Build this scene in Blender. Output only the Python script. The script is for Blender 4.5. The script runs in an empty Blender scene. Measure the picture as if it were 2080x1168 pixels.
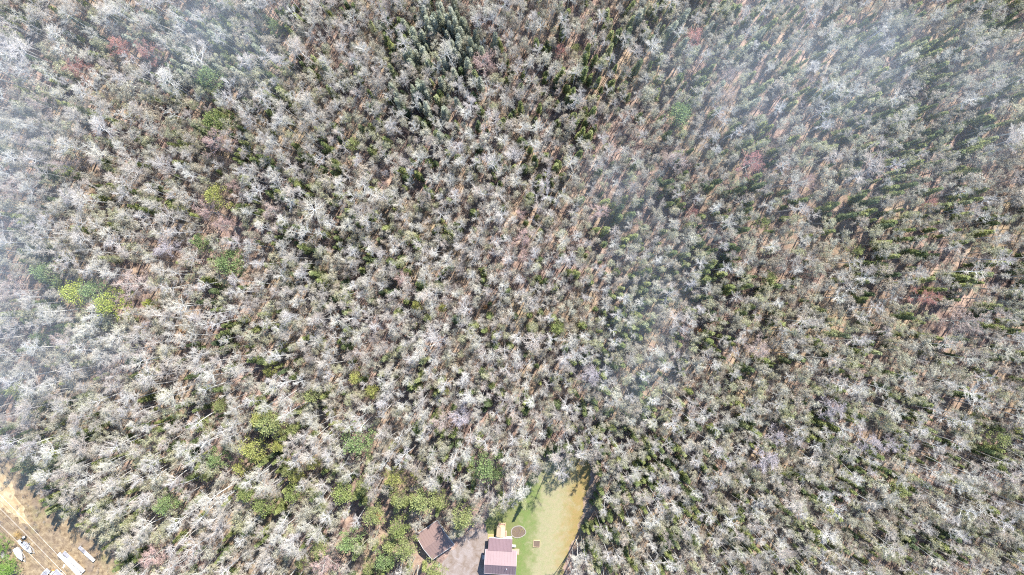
import bpy, math, random
import numpy as np
from mathutils import Vector, Matrix

# ------------------------------------------------------------------ camera, sky, sun, exposure
S = bpy.context.scene
COL = S.collection
HC = 200.0          # camera height
K = 0.15            # metres per photo pixel on the ground
cam_d = bpy.data.cameras.new('camera'); cam = bpy.data.objects.new('camera', cam_d); COL.objects.link(cam)
cam.location = (0, 0, HC); cam.rotation_euler = (0, 0, 0)
cam_d.sensor_width = 36; cam_d.lens = 18.0 / (1040 * K / HC)
cam_d.clip_start = 1; cam_d.clip_end = 6000
S.camera = cam
SUN_AZ = math.atan2(.48, .88); SUN_EL = math.radians(46)
w = bpy.data.worlds.new('World'); S.world = w; w.use_nodes = True
nt = w.node_tree; nt.nodes.clear()
sky = nt.nodes.new('ShaderNodeTexSky'); sky.sky_type = 'NISHITA'; sky.sun_disc = False
sky.sun_elevation = SUN_EL; sky.sun_rotation = SUN_AZ; sky.air_density = 1.0; sky.dust_density = 0; sky.ozone_density = 3
bg = nt.nodes.new('ShaderNodeBackground'); bg.inputs[1].default_value = .15
wo = nt.nodes.new('ShaderNodeOutputWorld')
nt.links.new(sky.outputs[0], bg.inputs[0]); nt.links.new(bg.outputs[0], wo.inputs[0])
ld = bpy.data.lights.new('sun', 'SUN'); ld.energy = 5.0; ld.angle = math.radians(.5); ld.color = (1, .955, .88)
sun = bpy.data.objects.new('sun', ld); COL.objects.link(sun)
sd = Vector((math.sin(SUN_AZ) * math.cos(SUN_EL), math.cos(SUN_AZ) * math.cos(SUN_EL), math.sin(SUN_EL)))
sun.rotation_euler = sd.to_track_quat('Z', 'Y').to_euler()
S.view_settings.view_transform = 'Standard'; S.view_settings.look = 'None'
S.view_settings.gamma = 1; S.view_settings.exposure = 1.2; S.cycles.use_denoising = False
S.cycles.filter_width = 1.1; S.cycles.max_bounces = 6; S.cycles.diffuse_bounces = 2; S.cycles.glossy_bounces = 2
S.cycles.transmission_bounces = 2; S.cycles.volume_bounces = 1; S.cycles.transparent_max_bounces = 12
R = random.Random(7)

def sstep(a, b, x):
    t = max(0., min(1., (x - a) / (b - a))); return t * t * (3 - 2 * t)
def P(px, py, z=0.):
    s = K * (HC - z) / HC
    return Vector(((px - 1040) * s, (584 - py) * s, z))
def toPx(x, y, z=0.):
    s = K * (HC - z) / HC
    return x / s + 1040, 584 - y / s
def gz(x, y):
    m = sstep(-48, -15, y) * (1 - sstep(250, 400, abs(x))) * (1 - sstep(200, 350, abs(y)))
    return m * (.9 * math.sin(x * .045 + 1.3) * math.cos(y * .06) + .5 * math.sin(x * .11 + y * .08))

# ------------------------------------------------------------------ helpers
class MB:
    def __init__(s): s.v = []; s.f = []
    def add(s, vs, fs):
        b = len(s.v); s.v.extend([tuple(a) for a in vs]); s.f.extend([tuple(b + i for i in f) for f in fs])
    def box(s, c, size, rz=0., M=None):
        x, y, z = [a / 2 for a in size]
        vs = [Vector((i * x, j * y, k * z)) for k in (-1, 1) for j in (-1, 1) for i in (-1, 1)]
        m = Matrix.Translation(Vector(c)) @ Matrix.Rotation(rz, 4, 'Z')
        if M is not None: m = m @ M
        s.add([m @ a for a in vs], [(0, 2, 3, 1), (4, 5, 7, 6), (0, 1, 5, 4), (2, 6, 7, 3), (0, 4, 6, 2), (1, 3, 7, 5)])
    def tube(s, pts, rs, n=4, cap=False):
        pts = [Vector(p) for p in pts]; vs = []
        for i, p in enumerate(pts):
            d = (pts[min(i + 1, len(pts) - 1)] - pts[max(i - 1, 0)])
            if d.length < 1e-6: d = Vector((0, 0, 1))
            d.normalize()
            a = d.cross(Vector((0, 0, 1)) if abs(d.z) < .9 else Vector((1, 0, 0))).normalized(); b = d.cross(a)
            for k in range(n):
                t = 2 * math.pi * k / n
                vs.append(p + (a * math.cos(t) + b * math.sin(t)) * rs[i])
        fs = [(i * n + k, i * n + (k + 1) % n, (i + 1) * n + (k + 1) % n, (i + 1) * n + k) for i in range(len(pts) - 1) for k in range(n)]
        if cap: fs += [tuple(range(n - 1, -1, -1)), tuple(range((len(pts) - 1) * n, len(pts) * n))]
        s.add(vs, fs)
    def sliver(s, p0, p1, r):            # thin three sided cone
        d = (p1 - p0).normalized()
        a = d.cross(Vector((0, 0, 1)) if abs(d.z) < .9 else Vector((1, 0, 0))).normalized(); b = d.cross(a)
        s.add([p0 + a * r, p0 - a * r * .5 + b * r * .87, p0 - a * r * .5 - b * r * .87, p1], [(0, 1, 3), (1, 2, 3), (2, 0, 3)])
    def leaf(s, c, u, v):
        s.add([c - u - v * .6, c + u * .2 - v, c + u + v * .3, c - u * .1 + v], [(0, 1, 2, 3)])
    def prism(s, poly, z0, z1):
        n = len(poly)
        s.add([(p[0], p[1], z0) for p in poly] + [(p[0], p[1], z1) for p in poly],
              [tuple(range(n - 1, -1, -1)), tuple(range(n, 2 * n))] + [(i, (i + 1) % n, n + (i + 1) % n, n + i) for i in range(n)])
    def lathe(s, prof, c=(0, 0, 0), n=14, M=None):
        vs = []
        for r, z in prof:
            for k in range(n):
                t = 2 * math.pi * k / n; q = Vector((r * math.cos(t), r * math.sin(t), z))
                if M is not None: q = M @ q
                vs.append(q + Vector(c))
        fs = [(i * n + k, i * n + (k + 1) % n, (i + 1) * n + (k + 1) % n, (i + 1) * n + k) for i in range(len(prof) - 1) for k in range(n)]
        fs += [tuple(range(n - 1, -1, -1)), tuple(range((len(prof) - 1) * n, len(prof) * n))]
        s.add(vs, fs)
    def mesh(s, name, mat, smooth=False):
        me = bpy.data.meshes.new(name); me.from_pydata(s.v, [], s.f); me.materials.append(mat)
        if smooth: me.polygons.foreach_set('use_smooth', [True] * len(me.polygons))
        me.update(); return me
    def build(s, name, mat, parent=None, smooth=False, loc=None):
        o = bpy.data.objects.new(name, s.mesh(name, mat, smooth)); COL.objects.link(o)
        if parent is not None: o.parent = parent
        if loc is not None: o.location = loc
        return o
def tag(o, label=None, cat=None, group=None, kind=None):
    if label: o['label'] = label
    if cat: o['category'] = cat
    if group: o['group'] = group
    if kind: o['kind'] = kind
    return o
def thing(name, label, cat, loc=(0, 0, 0), rz=0., group=None):
    o = bpy.data.objects.new(name, None); o.empty_display_size = .3; COL.objects.link(o)
    o.location = loc; o.rotation_euler = (0, 0, rz)
    return tag(o, label, cat, group)
def dup(root, loc, rz=0., s=1., tilt=(0, 0)):
    r = root.copy(); COL.objects.link(r); r.location = loc; r.rotation_euler = (tilt[0], tilt[1], rz); r.scale = (s, s, min(s, 1.12))
    for ch in list(root.children):
        c = ch.copy(); COL.objects.link(c); c.parent = r
        for g in list(ch.children):
            d = g.copy(); COL.objects.link(d); d.parent = c
    return r

# ------------------------------------------------------------------ materials
class NT:
    def __init__(s, name, rough=.8, spec=.3):
        s.m = bpy.data.materials.new(name); s.m.use_nodes = True; s.t = s.m.node_tree; s.t.nodes.clear()
        s.b = s.n('ShaderNodeBsdfPrincipled'); s.o = s.n('ShaderNodeOutputMaterial'); s.l(s.b.outputs[0], s.o.inputs[0])
        s.b.inputs['Roughness'].default_value = rough; s.b.inputs['Specular IOR Level'].default_value = spec
    def n(s, t): return s.t.nodes.new(t)
    def l(s, a, b): s.t.links.new(a, b)
    def coord(s): return s.n('ShaderNodeNewGeometry').outputs['Position']
    def noise(s, sc, det=4, vec=None, rough=.6, dist=0.):
        x = s.n('ShaderNodeTexNoise'); x.inputs['Scale'].default_value = sc; x.inputs['Detail'].default_value = det
        x.inputs['Roughness'].default_value = rough; x.inputs['Distortion'].default_value = dist
        if vec is not None: s.l(vec, x.inputs['Vector'])
        return x.outputs['Fac']
    def ramp(s, fac, stops):
        r = s.n('ShaderNodeValToRGB'); s.l(fac, r.inputs[0]); e = r.color_ramp.elements
        while len(e) < len(stops): e.new(.5)
        for i, (p, c) in enumerate(stops):
            e[i].position = p; e[i].color = (*c, 1) if not isinstance(c, (int, float)) else (c, c, c, 1)
        return r.outputs[0]
    def mix(s, f, a, b, mode='MIX'):
        m = s.n('ShaderNodeMix'); m.data_type = 'RGBA'; m.blend_type = mode
        for v, i in ((f, 0), (a, 6), (b, 7)):
            if isinstance(v, (int, float)): m.inputs[i].default_value = v
            elif isinstance(v, tuple): m.inputs[i].default_value = (*v, 1)
            else: s.l(v, m.inputs[i])
        return m.outputs[2]
    def math(s, op, a, b=None):
        m = s.n('ShaderNodeMath'); m.operation = op
        for i, v in enumerate((a, b)):
            if v is None: continue
            if isinstance(v, (int, float)): m.inputs[i].default_value = v
            else: s.l(v, m.inputs[i])
        return m.outputs[0]
    def col(s, c): 
        if isinstance(c, tuple): s.b.inputs['Base Color'].default_value = (*c, 1)
        else: s.l(c, s.b.inputs['Base Color'])
    def bump(s, h, st=.5, d=.1):
        b = s.n('ShaderNodeBump'); b.inputs['Strength'].default_value = st; b.inputs['Distance'].default_value = d
        s.l(h, b.inputs['Height']); s.l(b.outputs[0], s.b.inputs['Normal'])
    def rnd(s): return s.n('ShaderNodeObjectInfo').outputs['Random']

def mat_plain(name, c, rough=.7, spec=.3, var=.15, sc=2.0, metal=0.):
    t = NT(name, rough, spec); p = t.coord()
    n = t.noise(sc, 5, p)
    t.col(t.mix(n, tuple(a * (1 - var) for a in c), tuple(min(1, a * (1 + var)) for a in c)))
    t.b.inputs['Metallic'].default_value = metal
    t.bump(t.noise(sc * 12, 3, p), .2, .01)
    return t.m

def mat_bark(name, stops):
    t = NT(name, .8, .2); p = t.coord()
    c = t.ramp(t.rnd(), stops)
    n = t.noise(1.6, 3, p)
    t.col(t.mix(n, t.mix(1., c, (.78, .77, .76), 'MULTIPLY'), c)); return t.m
def mat_twig(name, stops):
    t = NT(name, .85, .1); t.col(t.ramp(t.rnd(), stops)); return t.m
def mat_leaf(name, stops, trans=.18):
    t = NT(name, .6, .25); p = t.coord()
    c = t.ramp(t.rnd(), stops)
    n = t.noise(1.1, 3, p)
    c = t.mix(n, t.mix(1., c, (.72, .8, .9), 'MULTIPLY'), t.mix(1., c, (1.25, 1.18, .95), 'MULTIPLY')); t.col(c)
    tr = t.n('ShaderNodeBsdfTranslucent'); t.l(c, tr.inputs[0])
    ms = t.n('ShaderNodeMixShader'); ms.inputs[0].default_value = trans
    t.l(t.b.outputs[0], ms.inputs[1]); t.l(tr.outputs[0], ms.inputs[2]); t.l(ms.outputs[0], t.o.inputs[0])
    return t.m

M_bark = mat_bark('pale_bark', [(0, (.34, .31, .29)), (.3, (.48, .46, .43)), (.6, (.60, .58, .54)), (1, (.74, .72, .68))])
M_twig = mat_twig('grey_twigs', [(0, (.33, .275, .24)), (.2, (.50, .465, .39)), (.4, (.46, .385, .335)), (.6, (.52, .49, .395)), (.8, (.46, .41, .39)), (1, (.58, .55, .47))])
M_bark2 = mat_bark('grey_bark', [(0, (.34, .34, .30)), (1, (.50, .49, .44))])
M_bud = mat_leaf('grey_green_buds', [(0, (.33, .28, .23)), (.25, (.44, .415, .33)), (.45, (.42, .41, .25)), (.65, (.46, .385, .33)), (.85, (.44, .41, .36)), (1, (.52, .49, .40))])
def mat_oc(name, trans, rough=.7):
    t = NT(name, rough, .2); p = t.coord(); c = t.n('ShaderNodeObjectInfo').outputs['Color']; n = t.noise(1.3, 3, p)
    c = t.mix(n, t.mix(1., c, (.66, .74, .86), 'MULTIPLY'), t.mix(1., c, (1.3, 1.22, 1.0), 'MULTIPLY')); t.col(c)
    if trans:
        tr = t.n('ShaderNodeBsdfTranslucent'); t.l(c, tr.inputs[0]); ms = t.n('ShaderNodeMixShader'); ms.inputs[0].default_value = trans
        t.l(t.b.outputs[0], ms.inputs[1]); t.l(tr.outputs[0], ms.inputs[2]); t.l(ms.outputs[0], t.o.inputs[0])
    return t.m
M_red = mat_oc('red_budding_twigs', 0); M_rbud = mat_oc('red_buds', .15)
M_fir = mat_leaf('fir_needles', [(0, (.10, .135, .075)), (.2, (.15, .185, .08)), (.45, (.21, .245, .095)), (.75, (.29, .315, .12)), (1, (.33, .35, .20))])
M_pine = mat_oc('pine_needles', .15)
M_silver = mat_leaf('silver_needles', [(0, (.26, .28, .20)), (1, (.37, .38, .31))])
M_dbark = mat_bark('brown_bark', [(0, (.13, .10, .08)), (1, (.22, .18, .14))])
M_orange = mat_leaf('dead_orange_leaves', [(0, (.42, .20, .08)), (1, (.48, .27, .13))])
M_shrub = mat_twig('shrub_twigs', [(0, (.19, .145, .135)), (.4, (.29, .24, .225)), (.7, (.29, .27, .23)), (1, (.37, .33, .33))])

def mat_litter():
    t = NT('leaf_litter', .95, .05); p = t.coord()
    big = t.noise(.035, 4, p); mid = t.noise(.35, 5, p, .65); fine = t.noise(3.2, 4, p, .7)
    c = t.ramp(mid, [(.3, (.14, .095, .082)), (.45, (.24, .165, .138)), (.58, (.33, .235, .19)), (.75, (.41, .31, .25))])
    c2 = t.ramp(mid, [(.3, (.18, .13, .09)), (.5, (.28, .21, .14)), (.7, (.37, .29, .19))])
    c = t.mix(t.ramp(big, [(.42, 0.), (.62, 1.)]), c, c2)
    moss = t.ramp(t.noise(.22, 4, p), [(.60, 0.), (.72, .7)])
    c = t.mix(moss, c, (.12, .13, .05))
    c = t.mix(.55, c, t.mix(1., c, t.ramp(fine, [(.3, .45), (.7, 1.6)]), 'MULTIPLY'))
    t.col(c); t.bump(fine, .6, .15); return t.m
M_litter = mat_litter()

# ------------------------------------------------------------------ setting: ground sheets
def ground():
    def axis(lim):
        a = list(np.arange(-lim, lim + .1, 4.)); out = [-3500, -2000, -1200, -700, -450, -330] ; out = [v for v in out if v < -lim - 20]
        return out + a + [-v for v in reversed(out)]
    xs = axis(200); ys = axis(132)
    vs = [(x, y, gz(x, y)) for y in ys for x in xs]; n = len(xs)
    fs = [(j * n + i, j * n + i + 1, (j + 1) * n + i + 1, (j + 1) * n + i) for j in range(len(ys) - 1) for i in range(n - 1)]
    m = MB(); m.v = vs; m.f = fs
    tag(m.build('forest_ground', M_litter, smooth=True), 'brown leaf-littered forest floor under the trees', kind='structure')
ground()
def rough_poly(px, amp=.5, step=.8, seed=1):
    r = random.Random(seed); pts = [P(*q) for q in px]; out = []; n = len(pts)
    ph = [r.uniform(0, 6) for _ in range(4)]; s = 0
    for i in range(n):
        a, b = pts[i], pts[(i + 1) % n]; L = (b - a).length; k = max(1, int(L / step)); nrm = Vector((-(b - a).y, (b - a).x, 0)).normalized()
        for j in range(k):
            q = a.lerp(b, j / k); s += L / k
            o = amp * (.5 * math.sin(s * .9 + ph[0]) + .35 * math.sin(s * 2.3 + ph[1]) + r.uniform(-.35, .35))
            q = q + nrm * o; out.append((q.x, q.y))
    return out
def sheet(name, px, z, mat, label, amp=.5, seed=1):
    import bmesh
    bm = bmesh.new(); vs = [bm.verts.new((x, y, z)) for x, y in rough_poly(px, amp, .8, seed)]
    f = bm.faces.new(vs)
    if f.normal.z < 0: f.normal_flip()
    bmesh.ops.triangulate(bm, faces=[f]); me = bpy.data.meshes.new(name); bm.to_mesh(me); bm.free(); me.materials.append(mat)
    o = bpy.data.objects.new(name, me); COL.objects.link(o); tag(o, label, kind='structure'); return o
LAWN = [(985, 1062), (1004, 1030), (1020, 1012), (1042, 1003), (1062, 985), (1085, 955), (1120, 930), (1196, 930), (1200, 975), (1187, 1010), (1181, 1050), (1170, 1085), (1158, 1110), (1150, 1135), (1144, 1168), (1146, 1260), (985, 1260)]
DRIVE = [(912, 1122), (930, 1106), (944, 1088), (958, 1076), (985, 1074), (996, 1090), (996, 1255), (878, 1255), (884, 1190), (893, 1160), (902, 1140)]
YARD = [(-160, 850), (-30, 900), (12, 918), (58, 955), (104, 1005), (145, 1040), (208, 1066), (248, 1108), (282, 1175), (292, 1270), (-160, 1270)]
def mat_lawn():
    t = NT('lawn_grass', .9, .1); p = t.coord()
    sx = t.n('ShaderNodeSeparateXYZ'); t.l(p, sx.inputs[0]); X, Y = sx.outputs[0], sx.outputs[1]
    n = t.noise(.35, 4, p); f = t.noise(5., 4, p, .7)
    # dryness: green near the house, straw in the middle, golden along the eastern wood edge
    u = t.math('ADD', t.math('MULTIPLY', t.math('ADD', X, t.math('MULTIPLY', Y, -.12)), 1 / 19.), -.48)  # ~0 at x=1..
    u = t.math('ADD', u, t.math('MULTIPLY', t.math('ADD', n, -.5), .55))
    c = t.ramp(u, [(.0, (.165, .17, .07)), (.18, (.145, .185, .062)), (.30, (.185, .195, .085)), (.44, (.28, .25, .15)), (.70, (.30, .255, .155)), (.97, (.275, .195, .085))])
    vo = t.noise(.9, 5, p, .7)
    c = t.mix(t.ramp(vo, [(.4, 0.), (.6, .75)]), c, t.mix(1., c, (.82, .95, .8), 'MULTIPLY'))
    c = t.mix(.5, c, t.mix(1., c, t.ramp(f, [(.3, .6), (.7, 1.35)]), 'MULTIPLY'))
    w1 = t.ramp(t.noise(.28, 5, p, .75, .8), [(.56, 0.), (.7, .55)]); c = t.mix(w1, c, (.30, .255, .17))
    t.col(c); t.bump(f, .5, .06); return t.m
def mat_drive():
    t = NT('gravel', .95, .1); p = t.coord(); n = t.noise(.4, 4, p, .6, 1.2); f = t.noise(6, 4, p, .7)
    c = t.ramp(n, [(.3, (.17, .125, .095)), (.5, (.235, .19, .165)), (.7, (.29, .25, .235))])
    c = t.mix(.6, c, t.mix(1., c, t.ramp(f, [(.3, .6), (.7, 1.4)]), 'MULTIPLY')); t.col(c); t.bump(f, .5, .05); return t.m
def mat_yard():
    t = NT('dry_grass', .95, .1); p = t.coord(); n = t.noise(.16, 5, p, .6, .6); m = t.noise(.7, 5, p, .7); f = t.noise(4, 4, p, .75)
    c = t.ramp(m, [(.32, (.13, .09, .055)), (.46, (.22, .16, .10)), (.58, (.31, .235, .145)), (.75, (.43, .34, .23))])
    c = t.mix(t.ramp(n, [(.45, 0.), (.68, .8)]), c, (.19, .145, .11))
    g = t.ramp(t.noise(.1, 3, p), [(.55, 0.), (.7, .5)]); c = t.mix(g, c, (.20, .20, .08))
    c = t.mix(.6, c, t.mix(1., c, t.ramp(f, [(.3, .55), (.7, 1.45)]), 'MULTIPLY')); t.col(c); t.bump(f, .6, .12); return t.m
def mat_sand():
    t = NT('pale_sand', .95, .1); p = t.coord(); n = t.noise(.5, 5, p); f = t.noise(4, 4, p, .75)
    c = t.ramp(n, [(.35, (.34, .24, .13)), (.5, (.42, .31, .18)), (.7, (.52, .42, .28))])
    c = t.mix(.5, c, t.mix(1., c, t.ramp(f, [(.3, .6), (.7, 1.3)]), 'MULTIPLY')); t.col(c); t.bump(f, .5, .08); return t.m
sheet('lawn', LAWN, .02, mat_lawn(), 'mown lawn, green by the house and straw gold towards the wood', .5, 2)
sheet('gravel_driveway', DRIVE, .03, mat_drive(), 'grey brown gravel driveway between the two metal roofs', .45, 3)
sheet('dry_grass_yard', YARD, .012, mat_yard(), 'tan dry grass clearing under the overhead wires', .8, 4)
sheet('sand_track', [(-160, 905), (-10, 945), (20, 975), (38, 1015), (52, 1045), (62, 1062), (42, 1062), (20, 1040), (-10, 1025), (-160, 1030)], .024, mat_sand(), 'pale sandy track at the wood edge', .9, 5)
sheet('forest_edge_litter', [(1030, 1000), (1058, 975), (1085, 950), (1070, 930), (1010, 960), (1000, 1010)], .026, M_litter, 'brown leaf litter at the top left of the lawn', .8, 6)

# ------------------------------------------------------------------ tree prototypes (each returns dict part -> mesh)
UP = Vector((0, 0, 1))
def perp(d, r):
    a = Vector((r.gauss(0, 1), r.gauss(0, 1), r.gauss(0, 1))); a -= a.dot(d) * d
    return a.normalized() if a.length > 1e-5 else UP.cross(d).normalized()
def bare(seed, H=18., Rc=3.6, nl=13, low=.45, twigs=1., buds=0, budr=.09, mb=M_bark, mt=M_twig, name='bare', fine=4, thick=1., ter=6, upb=.5, wig=.17, tt=None, sp=1., tw=1.):
    r = random.Random(seed); T = MB(); C = MB(); B = MB()
    def trunk_at(t): return Vector((lean[0] * t * t + wob * math.sin(t * 5 + ph), lean[1] * t * t + wob * math.cos(t * 4 + ph), H * .93 * t))
    lean = (r.uniform(-1, 1), r.uniform(-1, 1)); wob = r.uniform(.05, .22); ph = r.uniform(0, 6)
    T.tube([trunk_at(i / 9) for i in range(10)], [(.19 * (1 - i / 9) ** .8 + .03) * (tt or thick) for i in range(10)], 6)
    az = r.uniform(0, 6.28)
    for i in range(nl):
        t = low + (.97 - low) * ((i + r.random()) / nl) ** .85; az += 2.4 + r.uniform(-.5, .5)
        q = (t - low) / (1 - low)
        L = Rc * (1.25 - .55 * q) * r.uniform(.7, 1.2); el = math.radians(r.uniform(12, 35) + 30 * q)
        d = Vector((math.cos(az) * math.cos(el), math.sin(az) * math.cos(el), math.sin(el)))
        pts = [trunk_at(t)]; dd = d.copy(); n = 6
        for k in range(n):
            dd = (dd + UP * .10 * upb + perp(dd, r) * r.uniform(.02, wig)).normalized(); pts.append(pts[-1] + dd * L / n)
        r0 = .085 * thick * (.6 + .4 * (1 - q)); T.tube(pts, [r0 * (1 - k / n * .8) for k in range(n + 1)], 4)
        ns = max(3, int(6 * L / Rc + r.random()))
        for j in range(ns):
            u = .22 + .78 * (j + r.random() * .8) / ns; k = min(n - 1, int(u * n)); p = pts[k].lerp(pts[k + 1], u * n - k)
            b = (pts[k + 1] - pts[k]).normalized(); d2 = (b * 1.1 + perp(b, r) * r.uniform(.45, .85) * sp + UP * .25 * upb).normalized()
            L2 = L * r.uniform(.28, .48); m1 = p + d2 * L2 * .5 + perp(d2, r) * .07; e = m1 + (d2 + perp(d2, r) * .3 + UP * .12).normalized() * L2 * .5
            T.tube([p, m1, e], [.034 * thick, .024 * thick, .012], 3)
            nt_ = max(2, int(ter * twigs))
            for a in range(nt_):
                v = .15 + .85 * (a + r.random()) / nt_; p3 = p.lerp(m1, v * 2) if v < .5 else m1.lerp(e, v * 2 - 1)
                d3 = (d2 * .8 + perp(d2, r) * r.uniform(.5, 1.1) + UP * .25 * upb).normalized(); L3 = r.uniform(.4, .95) * tw
                e3 = p3 + d3 * L3; C.sliver(p3, e3, .0155)
                for g in range(fine):
                    p4 = p3.lerp(e3, r.uniform(.15, .95)); d4 = (d3 + perp(d3, r) * r.uniform(.4, .9)).normalized()
                    e4 = p4 + d4 * r.uniform(.3, .65) * tw; C.sliver(p4, e4, .0115)
                    if buds and r.random() < buds:
                        B.leaf(p4.lerp(e4, r.uniform(.4, 1)), perp(d4, r) * budr * r.uniform(.6, 1.3), perp(d4, r) * budr)
    if buds: base = len(C.v); C.v += B.v; nf0 = len(C.f); C.f += [tuple(base + i for i in f) for f in B.f]
    tm = T.mesh(name + '_trunk', mb); cm = C.mesh(name + '_crown', mt)
    if buds:
        cm.materials.append(buds_mat); idx = np.zeros(len(C.f), dtype=np.int32); idx[nf0:] = 1; cm.polygons.foreach_set('material_index', idx); cm.update()
    return tm, cm
def conifer(seed, H=11., Rc=1.7, mat=M_fir, full=1., nb=9, wh=20, pointy=1.):
    r = random.Random(seed); T = MB(); C = MB()
    T.tube([(0, 0, 0), (r.uniform(-.1, .1), r.uniform(-.1, .1), H * .5), (0, 0, H)], [.15, .09, .02], 5)
    for i in range(wh):
        t = .14 + .86 * i / wh; z = H * t; R0 = Rc * ((1 - t) ** (.75 * pointy)) * 1.1 + .12
        for j in range(nb):
            az = r.uniform(0, 6.28); L = R0 * r.uniform(.55, 1.15); dr = r.uniform(-.25, .12)
            d = Vector((math.cos(az), math.sin(az), dr)); s = Vector((-math.sin(az), math.cos(az), 0)); zz = z + r.uniform(-.25, .25)
            k = max(2, int(L / .24))
            T.sliver(Vector((0, 0, zz)), Vector((0, 0, zz)) + d * L, .025)
            for a in range(k):
                u = (a + .6) / k; c = Vector((0, 0, zz)) + d * L * u
                wd = (.30 * (1 - u) + .13)
                for sg in (-1, 1):
                    uu = (s * sg + d * .7 + Vector((0, 0, r.uniform(-.25, .4)))).normalized() * wd * r.uniform(.7, 1.2)
                    C.leaf(c + uu * .7 + Vector((0, 0, r.uniform(-.06, .06))), uu, (d * .5 + Vector((r.uniform(-.3, .3), r.uniform(-.3, .3), r.uniform(-.7, .7)))).normalized() * .085)
    return T.mesh('trunk', M_dbark), C.mesh('crown', mat)
def pine(seed, H=17., Rc=3.2, mat=M_pine, lumps=34, per=62):
    r = random.Random(seed); T = MB(); C = MB()
    T.tube([(0, 0, 0), (.1, .1, H * .5), (0, 0, H * .95)], [.24, .16, .04], 6)
    az = 0
    for i in range(lumps):
        t = .42 + .56 * (i / lumps) ** .8; az += 2.4 + r.uniform(-.4, .4); q = (t - .42) / .58
        L = Rc * (1.0 - .72 * q ** 1.5) * r.uniform(.3, 1.25)
        c = Vector((math.cos(az) * L, math.sin(az) * L, H * t + r.uniform(-.3, .5)))
        b = Vector((0, 0, H * t - L * .35)); T.tube([b, b.lerp(c, .5) + Vector((0, 0, -.1)), c], [.07, .05, .02], 4)
        s = r.uniform(.55, 1.0)
        for k in range(per):
            o = Vector((r.gauss(0, 1), r.gauss(0, 1), r.gauss(0, .45))) * s * .55
            p = c + o; d = (o + UP * .5 + Vector((r.gauss(0, .3), r.gauss(0, .3), 0))).normalized(); u = perp(d, r)
            C.leaf(p, d * r.uniform(.10, .22), u * r.uniform(.07, .13))
    return T.mesh('trunk', M_dbark), C.mesh('crown', mat)

buds_mat = M_bud
KIND = {}
KIND['bare'] = [bare(i, H=R.uniform(15.5, 18.5), Rc=R.uniform(1.15, 1.95), nl=R.randint(11, 15), low=R.uniform(.64, .78), tw=.75, thick=.52, tt=.62, wig=.12, sp=.8, fine=R.choice((3, 3, 4)), ter=R.choice((3, 4, 4))) for i in range(11)]
KIND['bud'] = [bare(40 + i, H=R.uniform(11, 16), Rc=R.uniform(.9, 1.45), tw=.8, nl=11, low=.5, buds=.75, budr=.075, mb=M_bark2, mt=M_bud, thick=.55, ter=4, fine=4) for i in range(7)]
buds_mat = M_rbud
KIND['red'] = [bare(60 + i, H=R.uniform(13, 16), Rc=R.uniform(2.4, 3.2), nl=15, low=.4, buds=.6, budr=.07, mb=M_bark2, mt=M_red, thick=.75, ter=6, fine=4, upb=1.) for i in range(4)]
KIND['fir'] = [conifer(80 + i, H=R.uniform(6.5, 12), Rc=R.uniform(1.0, 1.65)) for i in range(8)]
KIND['silver'] = [conifer(100 + i, H=R.uniform(11, 14), Rc=R.uniform(1.0, 1.3), mat=M_silver, pointy=.75) for i in range(3)]
KIND['pine'] = [pine(120 + i, H=R.uniform(14, 18), Rc=R.uniform(2.5, 3.3)) for i in range(6)]
buds_mat = M_orange
KIND['orange'] = [bare(140 + i, H=6., Rc=1.3, nl=10, low=.25, buds=1., budr=.12, mb=M_dbark, mt=M_orange, thick=.4, ter=4, fine=4) for i in range(2)]
KIND['shrub'] = [bare(160 + i, H=R.uniform(3, 5.), Rc=R.uniform(1.0, 1.5), nl=9, low=.15, mb=M_shrub, mt=M_shrub, thick=.35, ter=3, fine=3) for i in range(5)]
INFO = {  # name, category, group, individual parts
 'bare': ('bare_tree', 'bare tree', 'pale bare trees of the wood'),
 'bud': ('budding_tree', 'budding tree', 'grey green budding trees of the wood'),
 'red': ('red_maple_tree', 'red tree', 'red budding trees in the wood'),
 'fir': ('fir_tree', 'conifer', 'green conifers among the bare trees'),
 'silver': ('silvery_conifer', 'conifer', 'slim silvery conifers near the top of the wood'),
 'pine': ('pine_tree', 'pine tree', 'yellow green pines in the wood'),
 'orange': ('orange_leaved_sapling', 'sapling', 'orange leaved saplings in the wood'),
 'shrub': ('shrub', 'shrub', ''),
}
HGT = {k: [max(v.co.z for v in a[0].vertices) for a in vs] for k, vs in KIND.items()}
RAD = {k: [float(np.percentile([math.hypot(v.co.x, v.co.y) for v in a[1].vertices], 93)) for a in vs] for k, vs in KIND.items()}

# ------------------------------------------------------------------ where the trees stand
def inpoly(x, y, poly):
    c = False; n = len(poly)
    for i in range(n):
        x1, y1 = poly[i]; x2, y2 = poly[i - 1]
        if (y1 > y) != (y2 > y) and x < (x2 - x1) * (y - y1) / (y2 - y1) + x1: c = not c
    return c
# ground kept free of trunks (photo pixels at ground level)
KEEP = [LAWN, YARD, [(835, 1050), (890, 1045), (925, 1080), (1000, 1050), (1010, 1260), (872, 1260), (884, 1150), (850, 1120), (828, 1085)]]
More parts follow.
